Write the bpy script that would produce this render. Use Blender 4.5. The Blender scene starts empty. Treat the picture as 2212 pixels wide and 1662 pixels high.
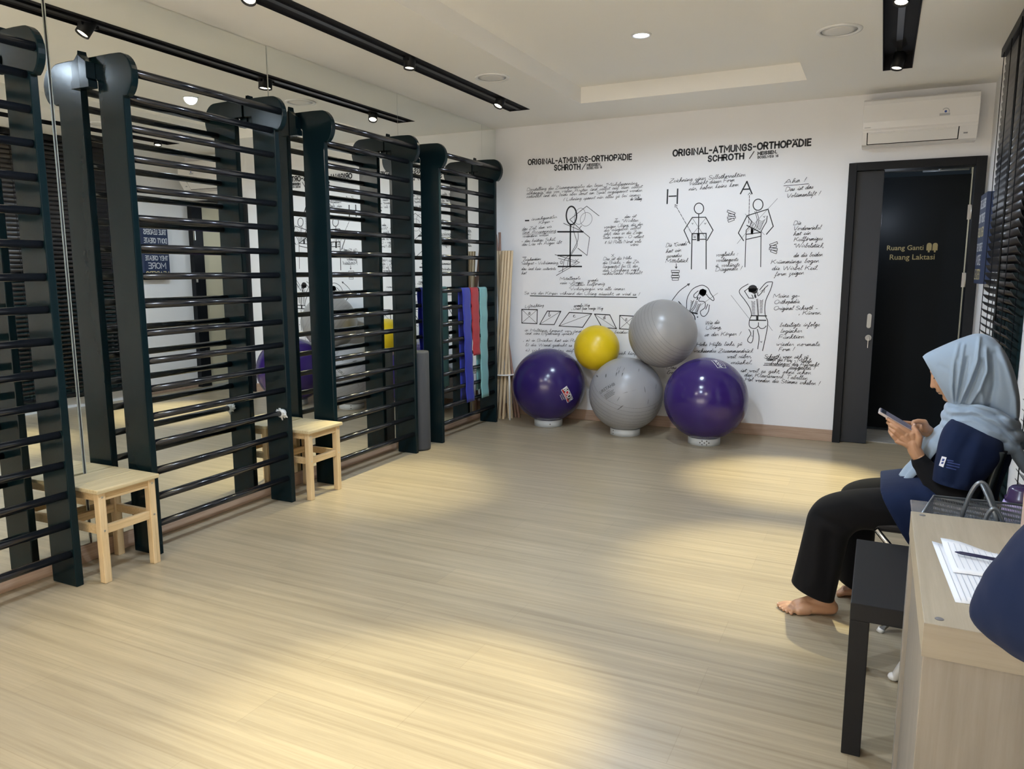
import bpy, bmesh, math, random
from mathutils import Vector, Matrix
PI = math.pi
S = bpy.context.scene
COL = S.collection
# ------------------------------------------------------------------ camera
F_PX, IW, IH = 1627.0, 2212, 1662
YAW, PITCH, ROLL = -0.4527, -0.1496, -0.0020
def cam_axes():
    cy, sy, cp, sp = math.cos(YAW), math.sin(YAW), math.cos(PITCH), math.sin(PITCH)
    f = Vector((sy*cp, cy*cp, sp)); r = Vector((cy, -sy, 0)); u = r.cross(f)
    c, s = math.cos(ROLL), math.sin(ROLL)
    return c*r+s*u, -s*r+c*u, f
CR, CU, CF = cam_axes()
CAM = Vector((0, 0, 1.35))
cd = bpy.data.cameras.new('camera'); cam = bpy.data.objects.new('camera', cd); COL.objects.link(cam)
cd.sensor_width = 36; cd.lens = F_PX/IW*36; cd.clip_start = 0.02
cam.matrix_world = Matrix((( CR.x, CU.x, -CF.x, CAM.x), (CR.y, CU.y, -CF.y, CAM.y), (CR.z, CU.z, -CF.z, CAM.z), (0,0,0,1)))
S.camera = cam
def ray(px, py): return CF + CR*((px-IW/2)/F_PX) - CU*((py-IH/2)/F_PX)
def on(ax, v, px, py):
    """point where the sight line through a measured photo point meets a real plane of the room"""
    i = 'xyz'.index(ax); d = ray(px, py); return CAM + d*((v-CAM[i])/d[i])
# ------------------------------------------------------------------ room measures
XL, XM, D, HC, XR, YB = -3.34, -3.268, 6.391, 2.637, 0.63, -1.6
# ------------------------------------------------------------------ render look
S.view_settings.view_transform = 'Standard'; S.view_settings.look = 'None'
S.view_settings.gamma = 1.0; S.view_settings.use_curve_mapping = False
S.view_settings.exposure = 0.3
S.cycles.use_denoising = True
S.cycles.max_bounces = 10; S.cycles.diffuse_bounces = 5; S.cycles.glossy_bounces = 6
S.cycles.sample_clamp_indirect = 6.0
w = bpy.data.worlds.new('night'); S.world = w; w.use_nodes = True
w.node_tree.nodes['Background'].inputs[0].default_value = (0.05, 0.07, 0.09, 1)
w.node_tree.nodes['Background'].inputs[1].default_value = 0.15
# ------------------------------------------------------------------ lamps
WARM, COOL = (1.0, 0.90, 0.56), (0.68, 0.82, 1.0)
def spot(name, loc, aim, power, color, angle=60, blend=0.8, radius=0.03):
    l = bpy.data.lights.new(name, 'SPOT'); l.energy = power; l.color = color
    l.spot_size = math.radians(angle); l.spot_blend = blend; l.shadow_soft_size = radius
    o = bpy.data.objects.new(name, l); COL.objects.link(o); o.location = loc
    o.rotation_euler = (Vector(aim)-Vector(loc)).to_track_quat('-Z', 'Y').to_euler()
    return o
# track spots and added fill spots: (x, y, z of the glass disc), aimed-at point, watts
SPOTS_L = [((-2.69, 5.30, 2.585), (-3.1, 4.5, 0.9), 120, 46), ((-2.69, 4.10, 2.585), (-2.68, 3.85, 0), 180, 34), ((-2.69, 2.78, 2.585), (-2.1, 1.35, 0), 80, 44), ((-2.69, 1.45, 2.585), (-2.3, 2.3, 0), 35, 50)]
SPOTS_R_FILL = [((0.0, 5.50, 2.60), (-0.43, 5.05, 0), 400, 33), ((0.0, 4.20, 2.60), (-0.34, 3.45, 0), 290, 34), ((0.0, 2.90, 2.60), (-1.20, 1.82, 0), 350, 25), ((0.0, 1.60, 2.60), (-1.0, 0.9, 0), 110, 46),
           ((-2.69, 0.15, 2.585), (-1.3, 6.39, 1.2), 40, 50), ((0.0, 0.35, 2.60), (-2.0, 6.39, 1.0), 40, 50), ((-2.69, -0.60, 2.585), (-1.9, -1.2, 0), 1800, 54), ((0.0, -0.60, 2.60), (-0.9, -1.15, 0), 1800, 58)]  # last four: unseen spots added to brighten the back wall and ceiling
DOWN = [(-1.396, 4.66), (-1.396, 2.9), (-1.396, 1.1)]
LAMP_K = 1.0
for i, (p, a, e, an) in enumerate(SPOTS_L+SPOTS_R_FILL):
    d = (Vector(a)-Vector(p)).normalized()
    spot('spot_and_fill_lamp', Vector(p)+d*0.012, a, e*LAMP_K, WARM if i < 8 else (1, .93, .85), an, 0.75)
for x, y in DOWN:
    spot('downlight_lamp', (x, y, HC+0.115), (x, y, 0), 142*LAMP_K, COOL, 165, 0.35, 0.05)

# ------------------------------------------------------------------ mesh helpers
class MB:
    def __init__(s): s.v = []; s.f = []; s.sm = []
    def add(s, vs, fs, smooth=False):
        b = len(s.v); s.v += [tuple(v) for v in vs]
        for f in fs: s.f.append(tuple(b+i for i in f)); s.sm.append(smooth)
        return s
    def box(s, x0, y0, z0, x1, y1, z1):
        x0, x1 = sorted((x0, x1)); y0, y1 = sorted((y0, y1)); z0, z1 = sorted((z0, z1))
        return s.add([(x0,y0,z0),(x1,y0,z0),(x1,y1,z0),(x0,y1,z0),(x0,y0,z1),(x1,y0,z1),(x1,y1,z1),(x0,y1,z1)],
                     [(3,2,1,0),(4,5,6,7),(0,1,5,4),(1,2,6,5),(2,3,7,6),(3,0,4,7)])
    def prism(s, poly, ax, a, b, smooth=False):
        """poly in the two other axes (in xyz order), extruded along ax from a to b"""
        def mk(p, t):
            return {'x': (t, p[0], p[1]), 'y': (p[0], t, p[1]), 'z': (p[0], p[1], t)}[ax]
        n = len(poly); vs = [mk(p, a) for p in poly]+[mk(p, b) for p in poly]
        ar = sum(poly[i][0]*poly[(i+1) % n][1]-poly[(i+1) % n][0]*poly[i][1] for i in range(n))
        flip = (ar > 0) != (ax == 'y'); flip = flip != (b < a)
        fs = [tuple(range(n-1, -1, -1)), tuple(range(n, 2*n))]
        fs += [(i, (i+1) % n, n+(i+1) % n, n+i) for i in range(n)]
        if not flip: fs = [tuple(reversed(f)) for f in fs]
        base = len(s.f); s.add(vs, fs)
        if smooth:
            for k in range(base+2, len(s.f)): s.sm[k] = True
        return s
    def tube(s, pts, r, n=10, caps=True, flat=(1, 1), up=None):
        pts = [Vector(p) for p in pts]; m = len(pts)
        rs = r if isinstance(r, (list, tuple)) else [r]*m
        prev = None; vs = []
        for i, p in enumerate(pts):
            t = (pts[min(i+1, m-1)]-pts[max(i-1, 0)]).normalized()
            if prev is None:
                a = Vector(up) if up else (Vector((0,0,1)) if abs(t.z) < .9 else Vector((1,0,0)))
                nx = a.cross(t).normalized()
            else:
                nx = (prev-t*prev.dot(t)).normalized()
            prev = nx; ny = t.cross(nx)
            for k in range(n):
                an = 2*PI*k/n
                vs.append(p+nx*(math.cos(an)*rs[i]*flat[0])+ny*(math.sin(an)*rs[i]*flat[1]))
        fs = []
        for i in range(m-1):
            for k in range(n):
                fs.append((i*n+k, i*n+(k+1) % n, (i+1)*n+(k+1) % n, (i+1)*n+k))
        s.add(vs, fs, True)
        if caps:
            b = len(s.v)-m*n
            s.f.append(tuple(b+k for k in reversed(range(n)))); s.sm.append(False)
            s.f.append(tuple(b+(m-1)*n+k for k in range(n))); s.sm.append(False)
        return s
    def cyl(s, a, b, r, n=16, r2=None): return s.tube([a, b], [r, r if r2 is None else r2], n)
    def lathe(s, prof, c=(0,0,0), n=32, mat=None, smooth=True):
        """profile of (radius, height) around z at c"""
        vs = []; fs = []; m = len(prof)
        for (r, z) in prof:
            for k in range(n):
                a = 2*PI*k/n; vs.append(Vector((r*math.cos(a), r*math.sin(a), z)))
        for i in range(m-1):
            for k in range(n):
                fs.append((i*n+k, i*n+(k+1) % n, (i+1)*n+(k+1) % n, (i+1)*n+k))
        if prof[0][0] > 1e-6: fs.append(tuple(reversed(range(n))))
        if prof[-1][0] > 1e-6: fs.append(tuple((m-1)*n+k for k in range(n)))
        if mat is not None: vs = [mat @ v for v in vs]
        return s.add([v+Vector(c) for v in vs], fs, smooth)
    def ball(s, c, r, n=24, m=14, sc=(1,1,1), rot=None):
        pr = [(math.sin(PI*i/m), -math.cos(PI*i/m)) for i in range(m+1)]
        pr[0] = (1e-7, -1); pr[-1] = (1e-7, 1)
        mt = Matrix.Diagonal((r*sc[0], r*sc[1], r*sc[2]))
        if rot is not None: mt = rot @ mt
        return s.lathe(pr, c, n, mt)
    def grid(s, rows, smooth=True, closed=False):
        """rows of equal length point lists"""
        n = len(rows[0]); fs = []
        for i in range(len(rows)-1):
            for k in range(n if closed else n-1):
                fs.append((i*n+k, i*n+(k+1) % n, (i+1)*n+(k+1) % n, (i+1)*n+k))
        return s.add([p for r in rows for p in r], fs, smooth)
def wloc(p):
    v = Vector((0,0,0))
    while p is not None: v = v+p.location; p = p.parent
    return v
def obj(name, mb, mat, parent=None, bevel=0, seg=2, kind=None, label=None, cat=None, group=None, sub=0, solid=0):
    """ONE mesh object; mb holds world coordinates (or local ones when given as such), moved to its parent's place"""
    off = wloc(parent)
    me = bpy.data.meshes.new(name)
    me.from_pydata([tuple(Vector(v)-off) for v in mb.v], [], mb.f); me.update()
    me.polygons.foreach_set('use_smooth', mb.sm)
    bm = bmesh.new(); bm.from_mesh(me)
    bmesh.ops.remove_doubles(bm, verts=bm.verts, dist=1e-6)
    bmesh.ops.recalc_face_normals(bm, faces=bm.faces); bm.to_mesh(me); bm.free()
    o = bpy.data.objects.new(name, me); COL.objects.link(o)
    for m in (mat if isinstance(mat, (list, tuple)) else [mat]): me.materials.append(m)
    if parent is not None: o.parent = parent
    if solid:
        md = o.modifiers.new('thickness', 'SOLIDIFY'); md.thickness = solid; md.offset = 0
    if sub:
        md = o.modifiers.new('round', 'SUBSURF'); md.levels = sub; md.render_levels = sub
    if bevel:
        md = o.modifiers.new('edge', 'BEVEL'); md.width = bevel; md.segments = seg; md.limit_method = 'ANGLE'; md.angle_limit = math.radians(40)
        md.harden_normals = False
    tag(o, label, cat, group, kind)
    return o
def tag(o, label=None, cat=None, group=None, kind=None):
    if label: o['label'] = label
    if cat: o['category'] = cat
    if group: o['group'] = group
    if kind: o['kind'] = kind
    return o
def thing(name, loc, label, cat, group=None):
    o = bpy.data.objects.new(name, None); COL.objects.link(o); o.location = loc; o.empty_display_size = .05
    return tag(o, label, cat, group)
def dup(root, loc=None, rz=0, label=None):
    r = root.copy(); COL.objects.link(r)
    if loc is not None: r.location = loc
    r.rotation_euler = (0, 0, rz)
    if label: r['label'] = label
    for ch in list(root.children):
        c = ch.copy(); COL.objects.link(c); c.parent = r
        for g in list(ch.children):
            d = g.copy(); COL.objects.link(d); d.parent = c
    return r
def struct(name, mb, mat, parent=None, bevel=0): return obj(name, mb, mat, parent, bevel, kind=None if parent else 'structure')
# ------------------------------------------------------------------ materials
def mat(name, col, rough=0.5, metal=0.0, spec=0.5, noise=None, bump=None, coat=0, emit=None, sheen=0, trans=0, alpha=1):
    m = bpy.data.materials.new(name); m.use_nodes = True; nt = m.node_tree; b = nt.nodes['Principled BSDF']
    b.inputs['Base Color'].default_value = (*col, 1); b.inputs['Roughness'].default_value = rough
    b.inputs['Metallic'].default_value = metal; b.inputs['Specular IOR Level'].default_value = spec
    b.inputs['Coat Weight'].default_value = coat
    if sheen: b.inputs['Sheen Weight'].default_value = sheen
    if trans: b.inputs['Transmission Weight'].default_value = trans
    if alpha < 1: b.inputs['Alpha'].default_value = alpha
    if emit: b.inputs['Emission Color'].default_value = (*emit[0], 1); b.inputs['Emission Strength'].default_value = emit[1]
    if noise or bump:
        tc = nt.nodes.new('ShaderNodeTexCoord')
    if noise:   # (scale, colour2, contrast lo, hi)
        n = nt.nodes.new('ShaderNodeTexNoise'); n.inputs['Scale'].default_value = noise[0]; n.inputs['Detail'].default_value = 4
        rp = nt.nodes.new('ShaderNodeValToRGB'); rp.color_ramp.elements[0].position = noise[2]; rp.color_ramp.elements[1].position = noise[3]
        rp.color_ramp.elements[0].color = (*noise[1], 1); rp.color_ramp.elements[1].color = (*col, 1)
        nt.links.new(tc.outputs['Object'], n.inputs['Vector']); nt.links.new(n.outputs['Fac'], rp.inputs['Fac'])
        nt.links.new(rp.outputs['Color'], b.inputs['Base Color'])
    if bump:    # (scale, strength)
        n2 = nt.nodes.new('ShaderNodeTexNoise'); n2.inputs['Scale'].default_value = bump[0]; n2.inputs['Detail'].default_value = 3
        bp = nt.nodes.new('ShaderNodeBump'); bp.inputs['Strength'].default_value = bump[1]; bp.inputs['Distance'].default_value = 0.01
        nt.links.new(tc.outputs['Object'], n2.inputs['Vector']); nt.links.new(n2.outputs['Fac'], bp.inputs['Height'])
        nt.links.new(bp.outputs['Normal'], b.inputs['Normal'])
    return m
def wood(name, dark, light, axis='x', scale=1.0, rough=0.5, plank=None, streak=16, contrast=(0.3, 0.7), fine=.5):
    """stretched-noise grain running along axis; plank=(length, width) adds board tone changes and seams"""
    m = bpy.data.materials.new(name); m.use_nodes = True; nt = m.node_tree; b = nt.nodes['Principled BSDF']; L = nt.links.new
    b.inputs['Roughness'].default_value = rough
    tc = nt.nodes.new('ShaderNodeTexCoord'); mp = nt.nodes.new('ShaderNodeMapping')
    k = {'x': (1, streak, streak), 'y': (streak, 1, streak), 'z': (streak, streak, 1)}[axis]
    mp.inputs['Scale'].default_value = tuple(scale*v for v in k)
    L(tc.outputs['Object'], mp.inputs['Vector'])
    n = nt.nodes.new('ShaderNodeTexNoise'); L(mp.outputs['Vector'], n.inputs['Vector']); n.inputs['Scale'].default_value = 1.6; n.inputs['Detail'].default_value = 8; n.inputs['Roughness'].default_value = 0.68
    n.inputs['Distortion'].default_value = 0.3
    rp = nt.nodes.new('ShaderNodeValToRGB'); e = rp.color_ramp.elements
    e[0].position, e[1].position = contrast; e[0].color = (*dark, 1); e[1].color = (*light, 1)
    L(n.outputs['Fac'], rp.inputs['Fac'])
    out = rp.outputs['Color']
    mp2 = nt.nodes.new('ShaderNodeMapping'); mp2.inputs['Scale'].default_value = tuple(scale*v for v in {'x': (.5, streak*3.2, streak*3.2), 'y': (streak*3.2, .5, streak*3.2), 'z': (streak*3.2, streak*3.2, .5)}[axis])
    n2 = nt.nodes.new('ShaderNodeTexNoise'); n2.inputs['Scale'].default_value = 1.0; n2.inputs['Detail'].default_value = 2
    rp2 = nt.nodes.new('ShaderNodeValToRGB'); e2 = rp2.color_ramp.elements; e2[0].position, e2[1].position = 0.36, 0.52; e2[0].color = (.78, .75, .71, 1); e2[1].color = (1, 1, 1, 1)
    L(tc.outputs['Object'], mp2.inputs['Vector']); L(mp2.outputs['Vector'], n2.inputs['Vector']); L(n2.outputs['Fac'], rp2.inputs['Fac'])
    mg = nt.nodes.new('ShaderNodeMix'); mg.data_type = 'RGBA'; mg.blend_type = 'MULTIPLY'; mg.inputs[0].default_value = fine
    L(out, mg.inputs[6]); L(rp2.outputs['Color'], mg.inputs[7]); out = mg.outputs[2]
    if plank:
        br = nt.nodes.new('ShaderNodeTexBrick'); br.inputs['Scale'].default_value = 1.0
        br.inputs['Brick Width'].default_value = plank[0]; br.inputs['Row Height'].default_value = plank[1]
        br.inputs['Mortar Size'].default_value = 0.0008; br.inputs['Color1'].default_value = (0.94, 0.94, 0.94, 1); br.inputs['Color2'].default_value = (1.03, 1.02, 1.0, 1)
        br.inputs['Mortar'].default_value = (0.80, 0.78, 0.75, 1); br.offset = 0.37; br.inputs['Bias'].default_value = 0.0
        L(tc.outputs['Object'], br.inputs['Vector'])
        mx = nt.nodes.new('ShaderNodeMix'); mx.data_type = 'RGBA'; mx.blend_type = 'MULTIPLY'; mx.inputs[0].default_value = 1
        L(out, mx.inputs[6]); L(br.outputs['Color'], mx.inputs[7]); out = mx.outputs[2]
    L(out, b.inputs['Base Color'])
    return m
def glow(name, col, strength):
    m = bpy.data.materials.new(name); m.use_nodes = True; nt = m.node_tree; nt.nodes.remove(nt.nodes['Principled BSDF'])
    e = nt.nodes.new('ShaderNodeEmission'); e.inputs[0].default_value = (*col, 1); e.inputs[1].default_value = strength
    nt.links.new(e.outputs[0], nt.nodes['Material Output'].inputs[0]); return m
M = {}
M['wall'] = mat('white_wall_paint', (0.83, 0.83, 0.84), 0.75, bump=(60, 0.05))
M['ceil'] = mat('ceiling_paint', (0.92, 0.905, 0.865), 0.85)
M['floor'] = wood('floor_vinyl', (0.335, 0.276, 0.185), (0.465, 0.390, 0.268), 'x', 0.6, 0.33, (1.22, 0.19), 30, (0.34, 0.66), .35)
M['skirt'] = wood('skirting_wood', (0.36, 0.24, 0.17), (0.46, 0.33, 0.24), 'x', 2.0, 0.45)
M['black_gloss'] = mat('black_lacquer', (0.004, 0.012, 0.015), 0.17, spec=0.16, bump=(7, 0.06))
M['black_rung'] = mat('black_rung_lacquer', (0.009, 0.010, 0.013), 0.16, spec=0.6)
M['black_satin'] = mat('black_satin', (0.007, 0.0075, 0.009), 0.5, spec=0.3)
M['black_matt'] = mat('black_matt', (0.008, 0.008, 0.010), 0.8, spec=0.2)
M['track'] = mat('track_black', (0.013, 0.013, 0.017), 0.7, spec=0.3)
M['steel'] = mat('brushed_steel', (0.62, 0.61, 0.58), 0.28, 1.0)
M['grey_tube'] = mat('grey_painted_tube', (0.22, 0.24, 0.26), 0.35, 0.6)
M['white_plastic'] = mat('white_plastic', (0.80, 0.80, 0.79), 0.35)
M['ac_white'] = mat('glossy_white_plastic', (0.82, 0.81, 0.80), 0.22)
M['pine'] = wood('pine', (0.60, 0.43, 0.22), (0.74, 0.57, 0.34), 'z', 3.0, 0.5)
M['pine_top'] = wood('pine_top', (0.50, 0.40, 0.22), (0.66, 0.55, 0.34), 'y', 3.0, 0.5)
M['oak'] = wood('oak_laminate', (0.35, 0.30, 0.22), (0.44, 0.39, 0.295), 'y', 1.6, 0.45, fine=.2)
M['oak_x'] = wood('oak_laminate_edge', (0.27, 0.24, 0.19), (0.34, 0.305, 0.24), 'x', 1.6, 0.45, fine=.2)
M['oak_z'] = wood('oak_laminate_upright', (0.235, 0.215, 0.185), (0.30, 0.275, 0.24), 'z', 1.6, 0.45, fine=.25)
M['stick'] = wood('stick_wood', (0.58, 0.44, 0.27), (0.72, 0.58, 0.39), 'z', 2, 0.55)
M['stick_dark'] = wood('stick_dark_wood', (0.26, 0.15, 0.11), (0.36, 0.22, 0.17), 'z', 2, 0.55)
M['ink'] = mat('black_ink', (0.012, 0.012, 0.014), 0.6)
M['ink_thin'] = mat('grey_ink', (0.10, 0.10, 0.11), 0.6)
M['bulb_warm'] = glow('spot_glass', (1.0, 0.86, 0.62), 14)
M['bulb_cool'] = glow('downlight_glass', (0.72, 0.82, 1.0), 10)
m = bpy.data.materials.new('mirror_glass'); m.use_nodes = True; b = m.node_tree.nodes['Principled BSDF']
b.inputs['Base Color'].default_value = (0.90, 0.925, 0.90, 1); b.inputs['Metallic'].default_value = 1; b.inputs['Roughness'].default_value = 0.0
M['mirror'] = m
M['mirror_edge'] = mat('mirror_edge', (0.62, 0.66, 0.62), 0.3)
# ------------------------------------------------------------------ the room
struct('floor', MB().box(XL-0.1, YB-0.1, -0.08, XR+0.1, D+0.9, 0), M['floor'])
TR = (-2.19, -0.545, -1.0, 5.735)                   # raised tray in the ceiling: x0 x1 y0 y1
SL_L, SL_R = (-2.81, -2.63, -0.9, 5.745), (-0.08, 0.092, -0.9, 5.695)
cb = MB()
xs = sorted({XL-0.1, XR+0.1, TR[0], TR[1], *SL_L[:2], *SL_R[:2]}); ys = sorted({YB-0.1, D+0.9, TR[2], TR[3], SL_L[2], SL_L[3], SL_R[2], SL_R[3]})
for i in range(len(xs)-1):
    for j in range(len(ys)-1):
        cx, cy = (xs[i]+xs[i+1])/2, (ys[j]+ys[j+1])/2
        if any(h[0] < cx < h[1] and h[2] < cy < h[3] for h in (TR, SL_L, SL_R)): continue
        cb.box(xs[i], ys[j], HC, xs[i+1], ys[j+1], HC+0.12)
cb.box(TR[0]-0.1, TR[2]-0.1, HC+0.12, TR[1]+0.1, TR[3]+0.1, HC+0.2)
for h in (SL_L, SL_R): cb.box(h[0]-.02, h[2]-.02, HC+0.121, h[1]+.02, h[3]+.02, HC+0.16)
struct('ceiling', cb, M['ceil'])
struct('wall_left', MB().box(XL-0.1, YB-0.1, 0, XL, D+0.1, HC), M['wall'])
struct('wall_front', MB().box(XL, YB-0.1, 0, XR, YB, HC), M['wall'])
DX0, DX1, DT = -0.274, 0.615, 2.145                   # door opening outer frame
struct('wall_back', MB().box(XL, D, 0, DX0+0.01, D+0.12, HC).box(DX1-0.01, D, 0, XR+0.1, D+0.12, HC).box(DX0+0.01, D, DT-0.01, DX1-0.01, D+0.12, HC), M['wall'])
WIN = [(4.36, 5.45), (2.2, 3.66)]
wr = MB(); z0, z1 = 0.10, 2.56
wr.box(XR, YB, 0, XR+0.1, D, z0).box(XR, YB, z1, XR+0.1, D, HC).box(XR, YB, z0, XR+0.1, WIN[1][0], z1).box(XR, WIN[1][1], z0, XR+0.1, WIN[0][0], z1).box(XR, WIN[0][1], z0, XR+0.1, D, z1)
struct('wall_right', wr, M['wall'])
M['dark_glass'] = mat('night_window_glass', (0.02, 0.05, 0.05), 0.05, spec=0.6)
M['frame_dark'] = mat('dark_window_frame', (0.02, 0.035, 0.035), 0.4)
for n, (a, b_) in enumerate(WIN):
    wf = MB()
    for (ya, yb, za, zb) in ((a, a+.05, z0, z1), (b_-.05, b_, z0, z1), (a, b_, z0, z0+.05), (a, b_, z1-.05, z1), ((a+b_)/2-.02, (a+b_)/2+.02, z0, z1)):
        wf.box(XR+.005, ya, za, XR+.06, yb, zb)
    wo = struct('window_%d' % (n+1), wf, M['frame_dark'])
    obj('window_pane', MB().box(XR+.06, a, z0, XR+.07, b_, z1), M['dark_glass'], wo)
struct('baseboard_back', MB().box(XL, D-.012, 0, DX0, D, 0.095), M['skirt'], None, .003)
struct('baseboard_left', MB().box(XL, YB, 0, XM-.002, D-.012, 0.085), wood('skirting_left', (0.40, 0.27, 0.19), (0.52, 0.38, 0.27), 'y', 2.0, 0.4), None, .003)
struct('baseboard_right', MB().box(XR-.012, 3.62, 0, XR, 4.38, 0.09).box(XR-.012, 5.4, 0, XR, D-.02, .09), M['skirt'], None, .003)
YAWP = 0.007
# mirror panels along the left wall
def mirror(y0, y1, lab, yaw=0.0):
    c = (y0+y1)/2; t = thing('mirror_panel', (XM, c, 0.088), lab, 'mirror', 'wall mirror panels'); L = (y1-y0)/2-0.0015
    mb = MB().add([(XM, c-L, .088), (XM, c+L, .088), (XM, c+L, HC-.002), (XM, c-L, HC-.002)], [(0, 1, 2, 3)])
    obj('mirror_face', mb, M['mirror'], t)
    obj('mirror_backing', MB().box(XM-.006, c-L, .088, XM-.0008, c+L, HC-.002), M['mirror_edge'], t)
    t.rotation_euler = (0, 0, yaw)
mirror(0.85, 2.19, 'tall mirror panel behind the nearest wall bars at the frame edge', 0.012)
mirror(2.19, 3.498, 'tall mirror panel behind the wall bars between the two pine stools', YAWP)
mirror(3.498, 4.808, 'tall mirror panel behind the wall bars beyond the farther pine stool')
mirror(4.808, 6.115, 'tall mirror panel behind the wall bars hung with exercise bands')
mirror(6.115, 6.388, 'narrow mirror strip in the corner behind the bundle of sticks')
# ------------------------------------------------------------------ wall bars
def lollipop():
    pts = [(-3.207, 0.0), (-3.044, 0.0), (-3.044, 2.115)]
    for k in range(0, 15):                              # rounded knob at the front
        a = math.radians(-62+k*(152)/14.0); pts.append((-3.062+0.082*math.cos(a), 2.2+0.098*math.sin(a)))
    pts += [(-3.12, 2.300), (-3.266, 2.300), (-3.266, 2.205), (-3.212, 2.203), (-3.207, 2.190)]
    return pts
RUNGS = [0.146+0.1314*k for k in range(16)]
def wall_bars(y1, lab):
    y0 = y1-0.925; t = thing('wall_bars', (-3.125, (y0+y1)/2, 0), lab, 'wall bars', 'wall bars along the mirror')
    for (a, b_) in ((y0-0.034, y0), (y1-0.034, y1)):
        obj('side_post', MB().prism(lollipop(), 'y', a, b_), M['black_gloss'], t, .004)
    for k, z in enumerate(RUNGS):
        mb = MB().tube([(-3.07, y0-.012, z), (-3.07, y1-.022, z)], 0.0165, 14, flat=(1, 1))
        obj('rung', mb, M['black_rung'], t)
    obj('rung', MB().tube([(-3.004, y0-.012, 2.212), (-3.004, y1-.022, 2.212)], 0.0185, 14), M['black_rung'], t)
    for yy in (y0-0.034, y1):                           # wall brackets beside each post head
        s_ = -1 if yy < y1-0.1 else 1
        pr = [(-3.266, 2.16), (-3.205, 2.16), (-3.205, 2.19), (-3.215, 2.20), (-3.215, 2.27), (-3.24, 2.285), (-3.262, 2.305), (-3.266, 2.33)]
        obj('wall_bracket', MB().prism(pr, 'y', yy, yy+s_*0.045), M['black_gloss'], t, .003)
    return t
BARS = [(1.989, 'black wall bars nearest the camera, cut by the left frame edge'),
        (3.324, 'black wall bars standing between the two pine stools'),
        (4.659, 'black wall bars between the farther pine stool and the grey foam roll'),
        (5.962, 'black wall bars farthest back, with three exercise bands hung on it')]
b0 = wall_bars(BARS[0][0], BARS[0][1])
bars = [b0]+[dup(b0, b0.location+Vector((0, y-BARS[0][0], 0)), 0, lab) for y, lab in BARS[1:]]
tq = MB(); zt_ = RUNGS[3]; rt = random.Random(2)     # tuft of white padding tied round one rung end
tq.tube([(-3.07, 3.248, zt_), (-3.07, 3.262, zt_), (-3.07, 3.284, zt_)], [.021, .026, .021], 12)
for k in range(14):
    a = rt.uniform(0, 2*PI); d_ = Vector((math.cos(a), rt.uniform(-.3, .3), math.sin(a))); c_ = Vector((-3.07, 3.252+rt.uniform(0, .026), zt_))
    tq.tube([c_+d_*.018, c_+d_*rt.uniform(.03, .042)], [.008, .003], 7)
obj('white_padding_tuft', tq, mat('white_padding', (.62, .63, .61), .9), bars[1])['label'] = 'white padding tuft tied round a rung end'
# ------------------------------------------------------------------ ceiling fittings
for h, lab in ((SL_L, 'black recessed light channel running beside the mirror wall'), (SL_R, 'black recessed light channel near the blinds and air conditioner')):
    mb = MB(); x0, x1, y0, y1 = h; e = .004
    mb.box(x0+.0005, y0+.0005, HC-.003, x0+e, y1-.0005, HC+.11).box(x1-e, y0+.0005, HC-.003, x1-.0005, y1-.0005, HC+.11)
    mb.box(x0+e, y0+.0005, HC-.003, x1-e, y0+e, HC+.11).box(x0+e, y1-e, HC-.003, x1-e, y1-.0005, HC+.11).box(x0+e, y0+e, HC+.085 if h is SL_R else HC+.012, x1-e, y1-e, HC+.11)
    t = struct('trim_1' if h is SL_L else 'trim_2', mb, M['track']); t['label'] = lab
    zr = HC+.085 if h is SL_R else HC+.012
    rl = MB().box((x0+x1)/2-.017, y0+.05, zr-.012, (x0+x1)/2+.017, y1-.02, zr)
    if h is SL_R: rl.box((x0+x1)/2+.010, y0+.3, zr-.018, (x0+x1)/2+.013, y1-.6, zr-.012)
    obj('power_rail', rl, mat('rail_black', (0.03, 0.03, 0.035), 0.4, .3), t)
LAB_S = ['black spotlight at the far end of the mirror-side channel', 'lit black spotlight midway along the mirror-side channel', 'lit black spotlight cut by the top frame edge above the mirror',
         'black spotlight on the mirror-side channel, seen only in the mirror', 'black spotlight at the far end of the channel near the air conditioner', 'black spotlight in the channel near the blinds, second from its far end',
         'black spotlight in the channel near the blinds, third from its far end', 'black spotlight in the channel near the blinds, fourth from its far end']
for i, (p, a, e, an) in enumerate(SPOTS_L+SPOTS_R_FILL):
    p = Vector(p); d = (Vector(a)-p).normalized()
    if i == 3 or i > 5: continue
    zr = HC+.085-.012 if i > 3 else HC
    t = thing('spotlight', (p.x, p.y, p.z), LAB_S[i], 'spotlight', 'track spotlights')
    b0_, r_ = p-d*.095, .036
    q = d.to_track_quat('Z', 'Y').to_matrix()
    obj('lamp_can', MB().lathe([(.012, -.098), (.030, -.096), (r_, -.085), (r_, .006), (r_-.004, .006), (r_-.005, -.006), (.002, -.007)], p, 24, q), M['black_satin'], t)
    obj('glass_disc', MB().lathe([(1e-7, -.003), (.029, -.004)], p, 24, q), M['bulb_warm'], t)
    c = p-d*.06
    yk = MB().tube([c+Vector((0, 0, .02)), (c.x, c.y, zr)], .007, 10).box(c.x-.016, c.y-.05, zr-.016, c.x+.016, c.y+.05, zr)
    obj('yoke', yk, M['black_satin'], t)
for k, (x, y) in enumerate(DOWN[:1]):
    t = thing('downlight', (x, y, HC+.12), 'round bluish recessed downlight in the raised ceiling tray', 'downlight')
    obj('trim_ring', MB().lathe([(.062, .0), (.060, -.006), (.050, -.007), (.047, .0)], (x, y, HC+.1195), 32), M['white_plastic'], t)
    obj('lamp_lens', MB().lathe([(1e-7, -.006), (.044, -.004), (.047, 0)], (x, y, HC+.1195), 32), M['bulb_cool'], t)
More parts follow.
